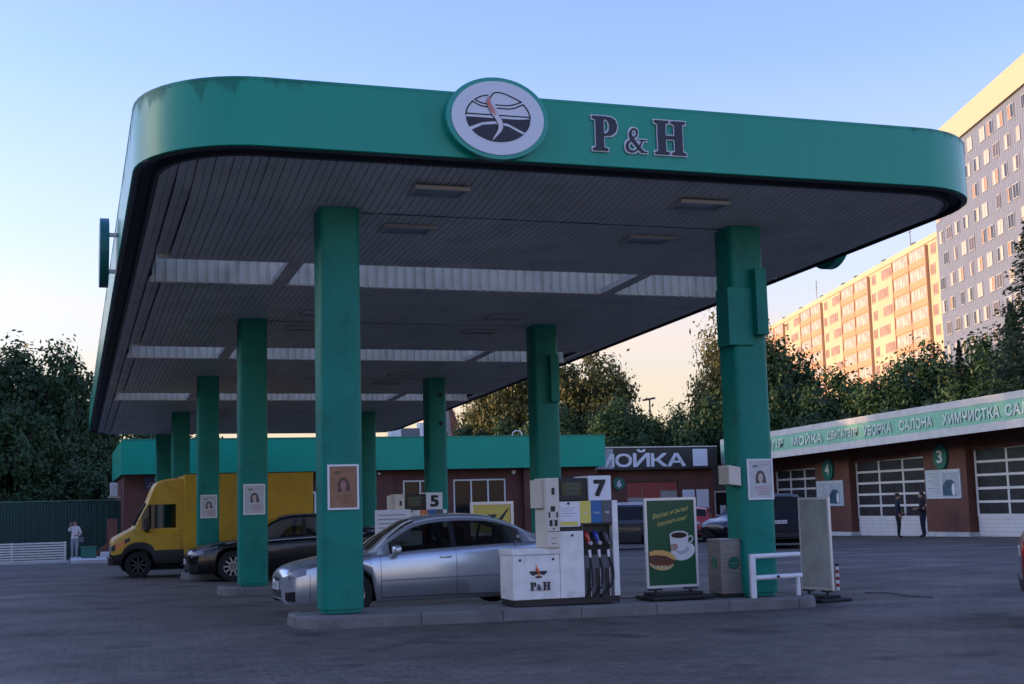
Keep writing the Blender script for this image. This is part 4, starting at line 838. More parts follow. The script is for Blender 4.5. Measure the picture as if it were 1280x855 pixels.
lb = thing('cream_wall_box', 'cream wedge shaped box on the left side of the front right column', 'box', (XR-CW/2, Y0-.1, 1.72)); MB().prism([(0, -.13), (0, .13), (-.18, .16), (-.18, -.10)], -.16, .16, 'y').build('housing', CREAM, lb); part('lens', mat('box_lens', (.5, .46, .38), .3), lb, (-.19, -.181, -.14, .14, -.08, .14))

# ------------------------------------------------------------------ advert stands, bin, rail, marker post
def stand(name, label, loc, rz, w_, z0, z1, printed):
    o = thing(name, label, 'advert stand', loc, rz); hw = w_/2
    part('base', RUBBER, o, (-hw-.06, hw+.1, -.30, .26, .0, .05), b=.02); part('base', RUBBER, o, (-hw+.02, hw-.02, -.18, .16, .05, .095), b=.02)
    for x in (-hw+.13, hw-.13): MB().tube([(x, 0, .09), (x, 0, z0)], .022, 8).build('spring_leg', BLACK, o, True); part('leg_clip', BLACK, o, (x-.09, x+.09, -.04, .04, z0-.03, z0))
    f = .035
    part('frame', ALU, o, (-hw, hw, -.021, .021, z1-f, z1), (-hw, hw, -.021, .021, z0, z0+f), (-hw, -hw+f, -.021, .021, z0+f, z1-f), (hw-f, hw, -.021, .021, z0+f, z1-f))
    return o, part('panel', printed, o, (-hw+f, hw-f, -.014, .014, z0+f, z1-f))
zt = itop(7.9, 17)
ad, pn = stand('advert_stand', 'green advert stand with coffee cup and hot dog on the island', (7.93, 17.0, zt), R(2), .80, .15, 1.38, GREENAD)
Yp = -.0145
CREAMP = mat('crockery_print', (.60, .60, .58), .3); 
def ell(cx, cz, a, b, y, mtl, name, n=28, rot=0, th=.002):
    c, s = math.cos(rot), math.sin(rot)
    return MB().prism([(cx+a*math.cos(t)*c-b*math.sin(t)*s, cz+a*math.cos(t)*s+b*math.sin(t)*c) for t in np.linspace(0, 2*PI, n, False)], y-th, y).build(name, mtl, pn)
ell(.17, .64, .19, .125, Yp, CREAMP, 'saucer_print', rot=.18); ell(.17, .66, .10, .06, Yp-.0024, mat('saucer_shade_print', (.40, .40, .40), .3), 'saucer_ring_print', rot=.18)
MB().prism([(-.03, .86), (-.02, .74), (.04, .655), (.13, .64), (.21, .67), (.255, .76), (.26, .86)], Yp-.0072, Yp-.005).build('cup_print', CREAMP, pn)
MB().tube(bez([(.255, Yp-.0066, .83), (.31, Yp-.0066, .84), (.325, Yp-.0066, .79), (.27, Yp-.0066, .745)], 5), .011, 5).build('cup_handle_print', CREAMP, pn)
ell(.115, .865, .145, .055, Yp-.0076, CREAMP, 'cup_rim_print'); ell(.115, .86, .122, .040, Yp-.010, mat('coffee_print', (.03, .015, .012), .2), 'coffee_print')
ell(.03, .70, .06, .045, Yp-.0124, mat('cream_jug_print', (.33, .24, .20), .3), 'cup_pattern_print'); ell(.06, .725, .02, .012, Yp-.0148, mat('berry_print', (.45, .10, .08), .3), 'berry_print')
ell(-.175, .485, .185, .095, Yp-.0152, mat('bun_lower_print', (.55, .38, .16), .3), 'bun_lower_print', rot=-.10)
MB().prism([(-.355, .50), (-.30, .47), (-.1, .445), (.0, .47), (.04, .52), (-.02, .56), (-.2, .59), (-.355, .60)], Yp-.0196, Yp-.0174).build('sausage_print', mat('sausage_print', (.10, .03, .02), .3), pn)
MB().prism([(-.355, .595), (-.25, .60), (-.1, .58), (.02, .525), (.05, .53), (.03, .58), (-.04, .63), (-.16, .665), (-.28, .665), (-.355, .645)], Yp-.0222, Yp-.02).build('bun_upper_print', mat('bun_print', (.62, .36, .10), .3), pn)
for k in range(16):
    x = -.33+k*.02; ell(x, .45+.012*math.sin(k*2.1)-.01*abs(k-8)/8, .014, .009, Yp-.0226, (mat('salad_print', (.10, .28, .06), .3), mat('tomato_print', (.60, .10, .05), .3), CREAMP)[k % 3], 'salad_print', 8)
GOLD = mat('gold_script_print', (.62, .50, .12), .4)
text_mb('Вкусно и сытно', .56, .085, Tm(.0, Yp-.001, 1.17, 0, 0, -.2), shear=.45).build('script_print', GOLD, pn); text_mb('попробовать можно!', .46, .075, Tm(.02, Yp-.001, 1.055, 0, 0, -.2), shear=.45).build('script_print', GOLD, pn)
stand('blank_advert_stand', 'blank grey advert stand turned aside at the right end of the island', (10.42, 17.35, G(10.5, 17.3)), R(-80), .66, .16, 1.50, mat('weathered_blank_sheet', (.31, .325, .33), .45, var=.22, vs_=3))
bn = thing('litter_bin', 'square brushed steel litter bin with green round emblems by the front right column', 'bin', (8.82, 17.08, itop(8.8, 17)), R(0))
part('body', STEEL, bn, (-.2, .2, -.2, .2, .04, .765), b=.008); part('foot', BLACK, bn, (-.18, .18, -.18, .18, 0, .04)); part('lid', STEEL, bn, (-.21, .21, -.21, .21, .767, .795), b=.006)
EMG = mat('bin_emblem_green', (.01, .10, .06), .4)
for M_ in (Tm(0, -.2, .46), Tm(-.2, 0, .46, -PI/2)):
    e_ = disc(MB(), .088, 0, -.004, M_, 24).build('round_emblem', EMG, bn, True)
    MB().box(-.06, .06, -.006, -.0042, -.012, .006, M_).box(-.03, .035, -.006, -.0042, -.05, -.035, M_).build('emblem_stripe', mat('emblem_stripe', (.04, .25, .16)), e_)
rl = thing('guard_rail', 'white tubular guard rail before the front right column', 'guard rail', (8.86, 16.46, itop(9, 16.5))); 
MB().box(-.02, .06, -.03, .03, 0, .595, b=.01).build('post', WHITE, rl); MB().tube([(.05, 0, .56), (.82, .12, .56)], .035, 12).build('rail', WHITE, rl, True); MB().tube([(.06, 0, .27), (.84, .12, .27)], .035, 12).build('rail', WHITE, rl, True); MB().tube([(.78, .11, .0), (.78, .11, .27)], .03, 12).build('post', WHITE, rl, True)
MB().lathe([(.02, 0), (.02, -.02), (.0, -.025)], 8, Tm(.42, .02, .275)).build('dent', BLACK, rl)
mk = thing('marker_post', 'short red and white striped marker post beside the blank advert stand', 'marker post', (11.9, 19.2, G(11.9, 19.2)))
for k in range(7): MB().tube([(0, 0, .055*k), (0, 0, .055*(k+1))], .028, 10).build('stripe', WHITE if k % 2 == 0 else mat('marker_red', (.35, .04, .03)), mk, True)
MB().lathe([(.0, .44), (.03, .42), (.03, .385), (.028, .385)], 10, Matrix.Rotation(PI/2, 4, 'X')).build('cap', BLACK, mk, True)

# ------------------------------------------------------------------ vehicles
def hermite(tab):
    X = np.array([p[0] for p in tab], float); Y = np.array([p[1] for p in tab], float); h = np.diff(X); d = np.diff(Y)/h; m = np.zeros(len(X))
    for i in range(1, len(X)-1): m[i] = 0 if d[i-1]*d[i] <= 0 else 2*d[i-1]*d[i]/(d[i-1]+d[i])
    m[0], m[-1] = d[0], d[-1]
    def f(x):
        i = int(np.clip(np.searchsorted(X, x)-1, 0, len(h)-1)); t = (x-X[i])/h[i]
        return Y[i]*(1+2*t)*(1-t)**2+m[i]*h[i]*t*(1-t)**2+Y[i+1]*t*t*(3-2*t)+m[i+1]*h[i]*t*t*(t-1)
    return f
TYRE = mat('tyre_rubber', (.012, .012, .013), .8); RIMM = mat('alloy_rim', (.42, .43, .45), .3, metal=.8); RIMS = mat('steel_rim_dark', (.06, .06, .065), .5, metal=.3)
WELL = mat('wheel_well_black', (.006, .006, .007), .9); LAMPG = mat('headlamp_lens', (.55, .57, .60), .08, spec=.8, metal=.3); LAMPD = mat('clear_headlamp', (.20, .21, .23), .07, spec=.9); TAILR = mat('tail_lamp_red', (.45, .015, .012), .12, spec=.8)
PLATE = mat('number_plate', (.68, .68, .66), .4); PLTX = mat('plate_text', (.02, .02, .02), .5); SEAT = mat('seat_fabric', (.03, .03, .034), .8)
def wheel(par, x, y, z, r, side, rim, spokes, wid=.2, hub=.62):
    o = MB().lathe([(r*hub, -wid/2), (r*.93, -wid/2), (r, -wid/2+.03), (r, wid/2-.03), (r*.93, wid/2), (r*hub, wid/2)], 32, cap=False).build('wheel', TYRE, par, True); o.location = (x, y, z)
    m = MB(); s = side; yo = s*(wid/2-.015)
    m.lathe([(r*.66, s*wid/2), (r*.60, s*(wid/2-.01)), (r*.58, s*(wid/2-.09))], 32, cap=False)
    m.lathe([(.0, yo), (r*.14, yo), (r*.16, yo-s*.03)], 16, cap=False)
    for k in range(spokes):
        a = 2*PI*k/spokes; c, sn = math.cos(a), math.sin(a); w0, w1 = r*.075, r*.055
        v = [(c*q-sn*w_, yo-s*dy, sn*q+c*w_) for dy in (.0, .03) for q, w_ in ((r*.1, -w0), (r*.61, -w1), (r*.61, w1), (r*.1, w0))]
        m.add(v, [(0, 1, 2, 3), (4, 5, 6, 7), (0, 1, 5, 4), (1, 2, 6, 5), (2, 3, 7, 6), (3, 0, 4, 7)])
    ri = m.build('rim', rim, o, True); MB().lathe([(.0001, s*(wid/2-.10)), (r*.6, s*(wid/2-.10))], 24).build('brake_disc', WELL, o)
    return o
def car(name, label, loc, rz, P, paint, group=None, glass=CARGLASS, interior=True, rim=RIMM, spokes=5, detail=True):
    c = thing(name, label, P.get('cat', 'car'), loc, rz, group); L_ = P['L']; fs = {k: hermite(P[k]) for k in ('zt', 'zb', 'w', 'wt', 'zl')}
    wr, wcs = P['r'], P['wheels']; ar = wr*P.get('arch', 1.13); keys = list(np.linspace(0, L_, 46))+P['ws']+P['rw']+[a for q in P['sw'] for a in q]
    for u in wcs: keys += list(np.linspace(u-ar, u+ar, 13))+[u-ar-.004, u+ar+.004]
    keys += [.03, .06, .1, .15, L_-.03, L_-.08, L_-.14]; U = sorted(u for u in set(round(float(k), 4) for k in keys) if 0 <= u <= L_); crown = P.get('crown', .03)
    def sec(u):
        w, zb, zt, wt, zl = (fs[k](u) for k in ('w', 'zb', 'zt', 'wt', 'zl')); z0 = zl
        for uc in wcs:
            if abs(u-uc) < ar: z0 = max(z0, wr+math.sqrt(ar*ar-(u-uc)**2))
        zb = max(zb, z0+.06); zt = max(zt, zb+.02); wb = max(wt+.012, w*.93); g6z = max(zb+.016, zt-.05)
        H_ = zb-z0; lin = lambda a, b, t: (a[0]+(b[0]-a[0])*t, a[1]+(b[1]-a[1])*t)
        p6 = (wb, zb+.012); p9 = (wt+.012, g6z); tw = .93
        if 'wz' in P: tw = min(.93, max(.10, (P['wz']-p6[1])/max(.02, p9[1]-p6[1])))
        return [(w*.92, z0), (w*.975, z0+min(.05, H_*.15)), (w, z0+H_*.42), (w*1.0, z0+H_*.60), (w*.985, zb-min(.09, H_*.25)), (w*.962, zb-min(.02, H_*.06)), p6, lin(p6, p9, .05), lin(p6, p9, tw), p9, (wt-.045, max(g6z+.004, zt-.012)), (wt*.5, max(g6z+.008, zt+crown*.7)), (0, max(g6z+.01, zt+crown))]
    S_ = [sec(u) for u in U]; nj = len(S_[0]); B = {}
    def key(u0, u1, j):
        um = (u0+u1)/2
        if j in (10, 11) and P['ws'][0] <= um <= P['ws'][1]: return 'windscreen'
        if j in (10, 11) and P['rw'][0] <= um <= P['rw'][1]: return 'rear_window'
        if j == 7:
            for n_, q in enumerate(P['sw']):
                if q[0] <= um <= q[1]: return 'side_window%d' % n_
            if P['sw'][0][0] <= um <= P['sw'][-1][1]: return 'pillar%d' % sum(um > q[1] for q in P['sw'])
        for nm, (a, b, js) in P.get('patch', {}).items():
            if a <= um <= b and j in js: return nm.rstrip('_')
        return 'body'
    for s in (1, -1):
        idx = {}
        for i in range(len(U)-1):
            for j in range(nj-1):
                k = key(U[i], U[i+1], j)
                if k not in ('body', 'windscreen', 'rear_window'): k = k+('L' if s > 0 else 'R')
                mbx, mp_ = B.setdefault(k, (MB(), {}))
                q = []
                for (a, b) in ((i, j), (i+1, j), (i+1, j+1), (i, j+1)):
                    kk = (a, b, s if S_[a][b][0] else 0)
                    if kk not in mp_: mp_[kk] = len(mbx.v); mbx.v.append((L_/2-U[a], s*S_[a][b][0], S_[a][b][1]))
                    q.append(mp_[kk])
                if len(set(q)) > 2: mbx.f.append(tuple(q if s < 0 else q[::-1])); mbx.mi.append(0)
    for e_ in (0, len(U)-1):
        mbx, mp_ = B['body']; ring_ = [mp_.get((e_, j, 1)) for j in range(nj-1)]+[mp_.get((e_, nj-1, 0))]+[mp_.get((e_, j, -1)) for j in range(nj-2, -1, -1)]; ring_ = [q for q in ring_ if q is not None]
        mbx.f.append(tuple(ring_)); mbx.mi.append(0)
    NM = {'headlight': ('headlight', LAMPD), 'taillight': ('tail_light', TAILR), 'indicator': ('indicator', mat('amber_lens', (.65, .17, .02), .15)), 'trim': ('side_trim', BLACK), 'bumper': ('bumper', mat('bumper_black', (.02, .02, .022), .55)), 'skirt': ('lower_skirt', mat('skirt_grey', (.05, .05, .055), .6))}
    body = None
    for k, (mbx, _) in B.items():
        base = k.rstrip('LR'); 
        if k == 'body': body = mbx.build('body', paint, c, True, fix=True)
        elif base.startswith('side_window') or k in ('windscreen', 'rear_window'): mbx.build('side_window' if base.startswith('side') else k, glass, c, 2, fix=False)
        elif base.startswith('pillar'): mbx.build('door_pillar', BLACK, c, 2, fix=False)
        else: mbx.build(NM[base][0], NM[base][1], c, 2, fix=False)
    W_ = max(p[1] for p in P['w'])
    for uc in wcs:
        for s in (1, -1):
            m = MB(); m.lathe([(ar+.005, -.30), (ar+.005, .0)], 28, Tm(L_/2-uc, s*(W_-.03)+(.30 if s < 0 else 0), wr), cap=False)
            m.add([tuple(Tm(L_/2-uc, s*(W_-.32), wr) @ Vector(((ar+.005)*math.cos(t), 0, (ar+.005)*math.sin(t)))) for t in np.linspace(0, 2*PI, 24, False)], [tuple(range(24))])
            m.v = [(a, b, max(zz, wr*.75)) for a, b, zz in m.v]; m.build('wheel_well', WELL, c, 2, fix=False)
            wheel(c, L_/2-uc, s*(W_-.115), wr, wr, s, rim, spokes)
    part('underbody', WELL, c, (-L_/2+.3, L_/2-.3, -W_*.85, W_*.85, .19, .24))
    def sidepath(u, s, j0, j1, off=.002):
        q = sec(u); return [(L_/2-u, s*(q[j][0]+off), q[j][1]) for j in range(j0, j1+1)]
    if detail:
        for s in (1, -1):
            for u in P['doors']:
                MB().tube(sidepath(u, s, 1, 6, -.002), .0055, 4, cap=False).build('door_seam', BLACK, c)
            u0, u1 = P['doors'][0], P['doors'][-1]
            us = np.linspace(u0, u1, 14); MB().tube([(L_/2-u, s*(sec(u)[1][0]), max(fs['zl'](u)+.06, .22)) for u in us], .006, 4).build('sill_seam', BLACK, c)
            uu = [u for u in np.linspace(u0+.02, u1-.02, 16)]
            if 'wz' not in P: MB().tube([(L_/2-u, s*(sec(u)[3][0]+.001), .50*P.get('k', 1)+.012*(u-u0)) for u in uu], .009, 5).build('side_moulding', paint, c, True)
            for u in P['doors'][1:]:
                q = sec(u-.16); h_ = MB().box(-.085, .085, -.012, .016, -.014, .014, b=.008).build('door_handle', paint, c, True); h_.location = (L_/2-u+.16, s*(q[4][0]+.012), q[4][1]-.005)
            if 'seams' in P:
                MB().tube(sidepath(P['seams'][0], s, 1, 4, -.001), .004, 4, cap=False).build('bumper_seam', BLACK, c)
                MB().tube([(L_/2-u, s*(sec(u)[6][0]+.0), sec(u)[6][1]+.004) for u in np.linspace(P['seams'][0], P['ws'][0]-.02, 14)], .005, 4, cap=False).build('bonnet_seam', BLACK, c)
                MB().tube([(L_/2-u, s*(sec(u)[7][0]+.003), sec(u)[7][1]-.004) for u in np.linspace(P['sw'][0][0], P['sw'][-1][1], 22)], .007, 4).build('window_trim', BLACK, c, True)
            u = P['mirror']; q = sec(u); mi = MB().box(-.055, .06, -.105, .105, -.065, .065, b=.045).build('wing_mirror', BLACK if 'wz' in P else paint, c, 2); mi.location = (L_/2-u, s*(q[5][0]+.10), q[6][1]+.045)
            MB().box(-.03, .03, -.07, .03, -.05, -.02).build('mirror_foot', BLACK, mi); mi.children[0].location = (0, -s*.05, 0)
    if interior:
        for (u, y) in ((P['seats'][0], .36), (P['seats'][0], -.36), (P['seats'][1], .36), (P['seats'][1], -.36)):
            q = MB().box(-.25, .25, -.24, .24, .30, .48, b=.04); q.box(-.12, .0, -.24, .24, .40, 1.02, Tm(-.2, 0, .0, 0, 0, -.2), b=.04).box(-.06, .04, -.12, .12, 1.0, 1.18, Tm(-.26, 0, .0, 0, 0, -.1), b=.03)
            o = q.build('seat', SEAT, c); o.location = (L_/2-u, y, 0)
        part('dashboard', SEAT, c, (L_/2-P['ws'][1]-.05, L_/2-P['ws'][0]-.12, -W_*.78, W_*.78, .5, P['dash']), b=.03)
        MB().tube([(.17*math.cos(t), .17*math.sin(t), 0) for t in np.linspace(0, 2*PI, 20)], .014, 6, Tm(L_/2-P['ws'][1]-.15, .36, P['dash']-.03, 0, 0, 1.1)).build('steering_wheel', BLACK, c, True)
        part('floor', WELL, c, (-L_/2+.6, L_/2-.8, -W_*.84, W_*.84, .26, .30))
    return c, body, sec
K = .95
def sc_(t, k=K): return [(a*k, b*k) for a, b in t]
SED = dict(L=4.69*K, r=.315, arch=1.14, wheels=[.95*K, 3.62*K], k=K,
 zt=sc_([(0, .60), (.05, .67), (.14, .72), (.4, .79), (.8, .855), (1.22, .905), (1.6, 1.14), (2.02, 1.36), (2.35, 1.415), (2.7, 1.425), (3.1, 1.405), (3.5, 1.30), (3.98, 1.09), (4.2, 1.075), (4.55, 1.05), (4.65, 1.02), (4.69, .93)]),
 zb=sc_([(0, .56), (.06, .63), (.15, .67), (.4, .735), (.8, .80), (1.22, .85), (1.9, .895), (2.6, .925), (3.4, .96), (3.98, .985), (4.5, .985), (4.64, .95), (4.69, .86)]),
 w=sc_([(0, .50), (.03, .58), (.08, .655), (.16, .735), (.3, .80), (.5, .845), (.9, .88), (1.4, .89), (3.4, .89), (4.1, .865), (4.4, .81), (4.58, .73), (4.69, .58)]),
 wt=sc_([(0, .44), (.1, .56), (.3, .66), (.8, .70), (1.22, .705), (1.6, .645), (2.02, .575), (2.7, .56), (3.2, .565), (3.6, .60), (3.98, .655), (4.5, .67), (4.69, .5)]),
 zl=sc_([(0, .26), (.06, .19), (.3, .18), (1.4, .19), (3.2, .19), (4.3, .21), (4.6, .27), (4.69, .36)]),
 ws=[1.27*K, 2.0*K], rw=[3.28*K, 3.95*K], sw=[(1.55*K, 2.50*K), (2.58*K, 3.36*K), (3.40*K, 3.62*K)], doors=[1.40*K, 2.56*K, 3.50*K], seams=[.36*K], mirror=1.62*K, seats=(2.35*K, 3.2*K), dash=.86*K,
 patch={'trim': (.02*K, .17*K, (1,)), 'headlight': (.06*K, .36*K, (4, 5)), 'headlight_': (.36*K, .66*K, (5,)), 'taillight': (4.30*K, 4.66*K, (3, 4, 5))})
SILVER = mat('silver_blue_metallic', (.56, .60, .65), .28, metal=.7, coat=.8, var=.03)
SX, SY = 2.84+SED['L']/2, 19.35
sed, _, ssec = car('silver_sedan', 'silver sedan refuelling behind the front left column and dispenser 7', (SX, SY, G(5, 19.3)), PI, SED, SILVER, spokes=5)
def front_kit(c, L_, k, plate=True, chrome=True):
    x = L_/2
    part('grille', BLACK, c, (x-.005, x+.012, -.19*k, .19*k, .47*k, .58*k), b=.008); part('lower_intake', BLACK, c, (x-.05, x+.006, -.42*k, .42*k, .285*k, .40*k), b=.01)
    p = part('number_plate', PLATE, c, (x+.012, x+.026, -.26, .26, .40*k, .40*k+.112)); text_mb('Р 418 ТО 39', .44, .065, Tm(x+.028, 0, .40*k+.056, PI/2)).build('plate_text', PLTX, p)
    for s in (1, -1):
        q = part('fog_lamp', LAMPG, c, (x-.16, x-.085, s*.56*k-.05, s*.56*k+.05, .30*k, .36*k), b=.015)
front_kit(sed, SED['L'], K)
for s in (1, -1):
    m = MB().tube(bez([(SED['L']/2+.008, s*.02, .455), (SED['L']/2+.006, s*.18, .50), (SED['L']/2-.02, s*.26, .575)], 5), .016, 6).build('grille_wing', mat('chrome_trim', (.7, .7, .7), .12, metal=1), sed, True)
    q = ssec(1.2*K); e_ = MB().box(-.04, .04, -.006, .006, -.018, .018, b=.004).build('side_repeater', BLACK, sed); e_.location = (SED['L']/2-1.22*K, s*(q[4][0]+.004), .70)
    q = ssec(3.56*K); e_ = MB().lathe([(.02, 0), (.02, -.012), (0, -.016)], 10).build('fuel_flap_knob', PLATE, sed, True); e_.location = (SED['L']/2-3.56*K, s*(q[6][0]+.0), q[6][1]+.09)
# black sedan
k2 = 1.05
BS = dict(SED); 
for kk in ('zt', 'zb', 'w', 'wt', 'zl'): BS[kk] = [(a/K*k2, b/K*k2) for a, b in SED[kk]]
BS.update(L=4.69*k2, r=.355, wheels=[.95*k2, 3.62*k2], k=k2, ws=[1.27*k2, 2.0*k2], rw=[3.28*k2, 3.95*k2], sw=[(1.55*k2, 2.50*k2), (2.58*k2, 3.36*k2), (3.40*k2, 3.62*k2)], doors=[1.40*k2, 2.56*k2, 3.5*k2], seams=[.36*k2], mirror=1.62*k2, seats=(2.35*k2, 3.2*k2), dash=.86*k2, patch={'trim': (.02*k2, .2*k2, (1,)), 'headlight': (.05*k2, .34*k2, (4, 5)), 'headlight_': (.34*k2, .62*k2, (5,)), 'taillight': (4.30*k2, 4.66*k2, (3, 4, 5))})
BLK = mat('black_car_paint', (.005, .005, .008), .25, coat=.5)
bs_, _, bsec = car('black_sedan', 'black sedan half hidden behind the second left column', (2.62+BS['L']/2, 32.35, G(4, 32.3)), PI, BS, BLK, spokes=10)
front_kit(bs_, BS['L'], k2)
for s in (1, -1):
    MB().tube([(BS['L']/2-u, s*(bsec(u)[5][0]+.004), bsec(u)[5][1]+.0) for u in np.linspace(1.42*k2, 3.9*k2, 16)], .009, 5).build('chrome_strip', mat('chrome_trim', (.7, .7, .7)), bs_, True)
MB().tube([(BS['L']/2+.01, y, .40+.0) for y in np.linspace(-.5, .5, 6)], .01, 5).build('chrome_strip', mat('chrome_trim', (.7, .7, .7)), bs_, True)
# hatchbacks and vans in the background
def hatch(L_, W_, H_, zb, nose=.72, cowl=1.0, ws1=1.65, back=.25):
    h = W_/2
    return dict(L=L_, r=.32*H_/1.5, wheels=[.82, L_-.72], zt=[(0, nose*.85), (.1, nose), (.5, nose+.1), (cowl, zb+.05), (ws1, H_-.07), (ws1+.5, H_), (L_-back-.5, H_-.02), (L_-back, H_-.10), (L_-.10, zb+.1), (L_, zb-.1)],
      zb=[(0, nose*.8), (.12, nose*.92), (cowl, zb), (L_-.4, zb+.05), (L_-.06, zb+.02), (L_, zb-.14)], w=[(0, h*.62), (.06, h*.76), (.2, h*.9), (.6, h*.98), (1.2, h), (L_-.6, h), (L_-.15, h*.93), (L_, h*.82)],
      wt=[(0, h*.55), (.3, h*.75), (cowl, h*.8), (ws1, h*.72), (L_-back, h*.70), (L_, h*.72)], zl=[(0, .28), (.15, .2), (L_-.3, .22), (L_, .32)], ws=[cowl+.04, ws1-.02], rw=[L_-back+.02, L_-.12], sw=[(cowl+.3, cowl+1.2), (cowl+1.27, L_-.95), (L_-.9, L_-.45)],
      doors=[cowl+.12, cowl+1.23, L_-.9], mirror=cowl+.35, seats=(cowl+1.1, L_-1.2), dash=zb-.02, patch={'headlight': (.05, .42, (4, 5)), 'taillight': (L_-.28, L_-.01, (4, 5, 6))})
HB = hatch(4.2, 1.78, 1.62, .98, .82, 1.0, 1.7)
GRY = mat('dark_grey_car_paint', (.035, .038, .042), .3, coat=.7)
def simple(name, label, loc, rz, P, paint, platez=.75, **kw):
    c, b, s = car(name, label, loc, rz, P, paint, interior=False, glass=GLASSD, **kw); L_ = P['L']
    p = part('number_plate', PLATE, c, (-L_/2-.018, -L_/2-.002, -.26, .26, platez, platez+.11)); text_mb('О 271 КМ 39', .44, .06, Tm(-L_/2-.02, 0, platez+.055, -PI/2)).build('plate_text', PLTX, p)
    part('rear_bumper', mat('bumper_black', (.02, .02, .022), .55), c, (-L_/2-.03, -L_/2+.1, -P['w'][3][1]*.9, P['w'][3][1]*.9, .38, .52), b=.02); return c
vg = R(62)
c1 = simple('grey_hatchback', 'dark grey hatchback with pale roof rails behind dispenser 7', (19.1, 45.6, G(19.1, 45.6)), R(150), HB, GRY, rim=RIMS)
for s in (1, -1): MB().tube(bez([(.5, s*.60, 1.56), (.2, s*.61, 1.66), (-1.0, s*.60, 1.66), (-1.6, s*.60, 1.56)], 5), .025, 6).build('roof_rail', WHITE, c1, True)
simple('red_hatchback', 'red hatchback seen from behind right of the advert stand', (25.3, 51.8, G(25.3, 51.8)), R(62), hatch(3.9, 1.65, 1.45, .90), RED)
simple('black_hatchback', 'black car nose-on between red car and front right column', (24.7, 45.7, G(24.7, 45.7)), R(200), HB, BLK)
c2 = simple('dark_blue_van', 'dark blue people carrier seen from behind right of the front right column', (22.85, 40.3, G(22.8, 40.3)), R(60), hatch(4.6, 1.86, 1.76, 1.08, .92, 1.0, 1.65, .14), mat('dark_blue_car_paint', (.006, .007, .014), .5, spec=.3), platez=.82)
simple('red_car', 'red car of which only the tail shows at the right edge', (12.30, 11.88, G(12, 12)), R(-38), HB, mat('dark_red_car_paint', (.20, .008, .010), .3, coat=.5))

# yellow box truck
TR = dict(L=2.35, cat='truck', r=.33, arch=1.22, wheels=[.66], crown=.02,
 zt=[(0, .94), (.04, 1.0), (.25, 1.12), (.50, 1.25), (.56, 1.30), (.70, 1.58), (.86, 1.88), (.90, 1.95), (1.06, 2.34), (1.16, 2.44), (1.5, 2.52), (2.35, 2.55)], zb=[(0, .90), (.15, 1.0), (.5, 1.14), (.62, 1.17), (2.35, 1.18)],
 w=[(0, .82), (.04, .86), (.2, .89), (.6, .91), (2.35, .92)], wt=[(0, .76), (.2, .80), (.55, .81), (.9, .80), (1.15, .74), (2.35, .78)], wz=1.86, zl=[(0, .40), (.08, .34), (.3, .34), (2.35, .36)],
 ws=[.57, .87], rw=[9, 9.1], sw=[(.74, 1.06), (1.13, 1.60)], doors=[.80, 1.72], mirror=.86, seats=(1.45, 1.9), dash=1.05, patch={'bumper': (0, .30, (0, 1)), 'skirt': (.30, 2.35, (0, 1)), 'trim': (.0, .10, (3,)), 'trim_': (.32, .46, (3,)), 'indicator': (.10, .32, (3,))})
YELP = mat('yellow_truck_paint', (.62, .36, .018), .42, var=.08, vs_=2, dirt=((.25, .16, .04), 3, .3))
def truck():
    TX = 1.05; ty = 36.6
    c, b, s = car('box_truck', 'yellow box truck with black bumper parked behind the third left column', (TX+TR['L']/2, ty, G(2, ty)), PI, TR, YELP, rim=RIMS, spokes=8)
    L_ = TR['L']; bx = L_/2-1.80
    q = MB().box(bx-3.35, bx, -1.0, 1.0, .48, 2.60, b=.03); q.build('cargo_box', YELP, c); part('box_rail', YELP, c, (bx-3.36, bx+.01, -1.015, -.98, 2.56, 2.615), (bx-3.36, bx+.01, .98, 1.015, 2.56, 2.615), (bx-3.36, bx+.01, -1.012, -.985, .46, .52), (bx-3.36, bx+.01, .985, 1.012, .46, .52))
    part('chassis', WELL, c, (bx-3.2, L_/2-.5, -.4, .4, .30, .47)); part('step_guard', mat('skirt_grey', (.05, .05, .055)), c, (bx-2.0, bx-.2, .80, .86, .30, .44), (bx-2.0, bx-.2, -.86, -.80, .30, .44))
    for s_ in (1, -1): wheel(c, bx-2.35, s_*.82, .33, .33, s_, RIMS, 8)
    part('grille', BLACK, c, (L_/2-.03, L_/2+.008, -.5, .5, .62, .84)); part('front_bumper', mat('bumper_black', (.02, .02, .022)), c, (L_/2-.18, L_/2+.07, -.82, .82, .34, .52), b=.02); part('number_plate', PLATE, c, (L_/2+.071, L_/2+.08, -.26, .26, .38, .49))
    for s_ in (1, -1): part('headlight', LAMPG, c, (L_/2-.06, L_/2+.012, s_*.62-.11, s_*.62+.11, .64, .84), b=.02); part('mirror_arm', BLACK, c, (L_/2-.93, L_/2-.80, s_*1.0-.05, s_*1.0+.05, 1.22, 1.52), b=.03)
truck()

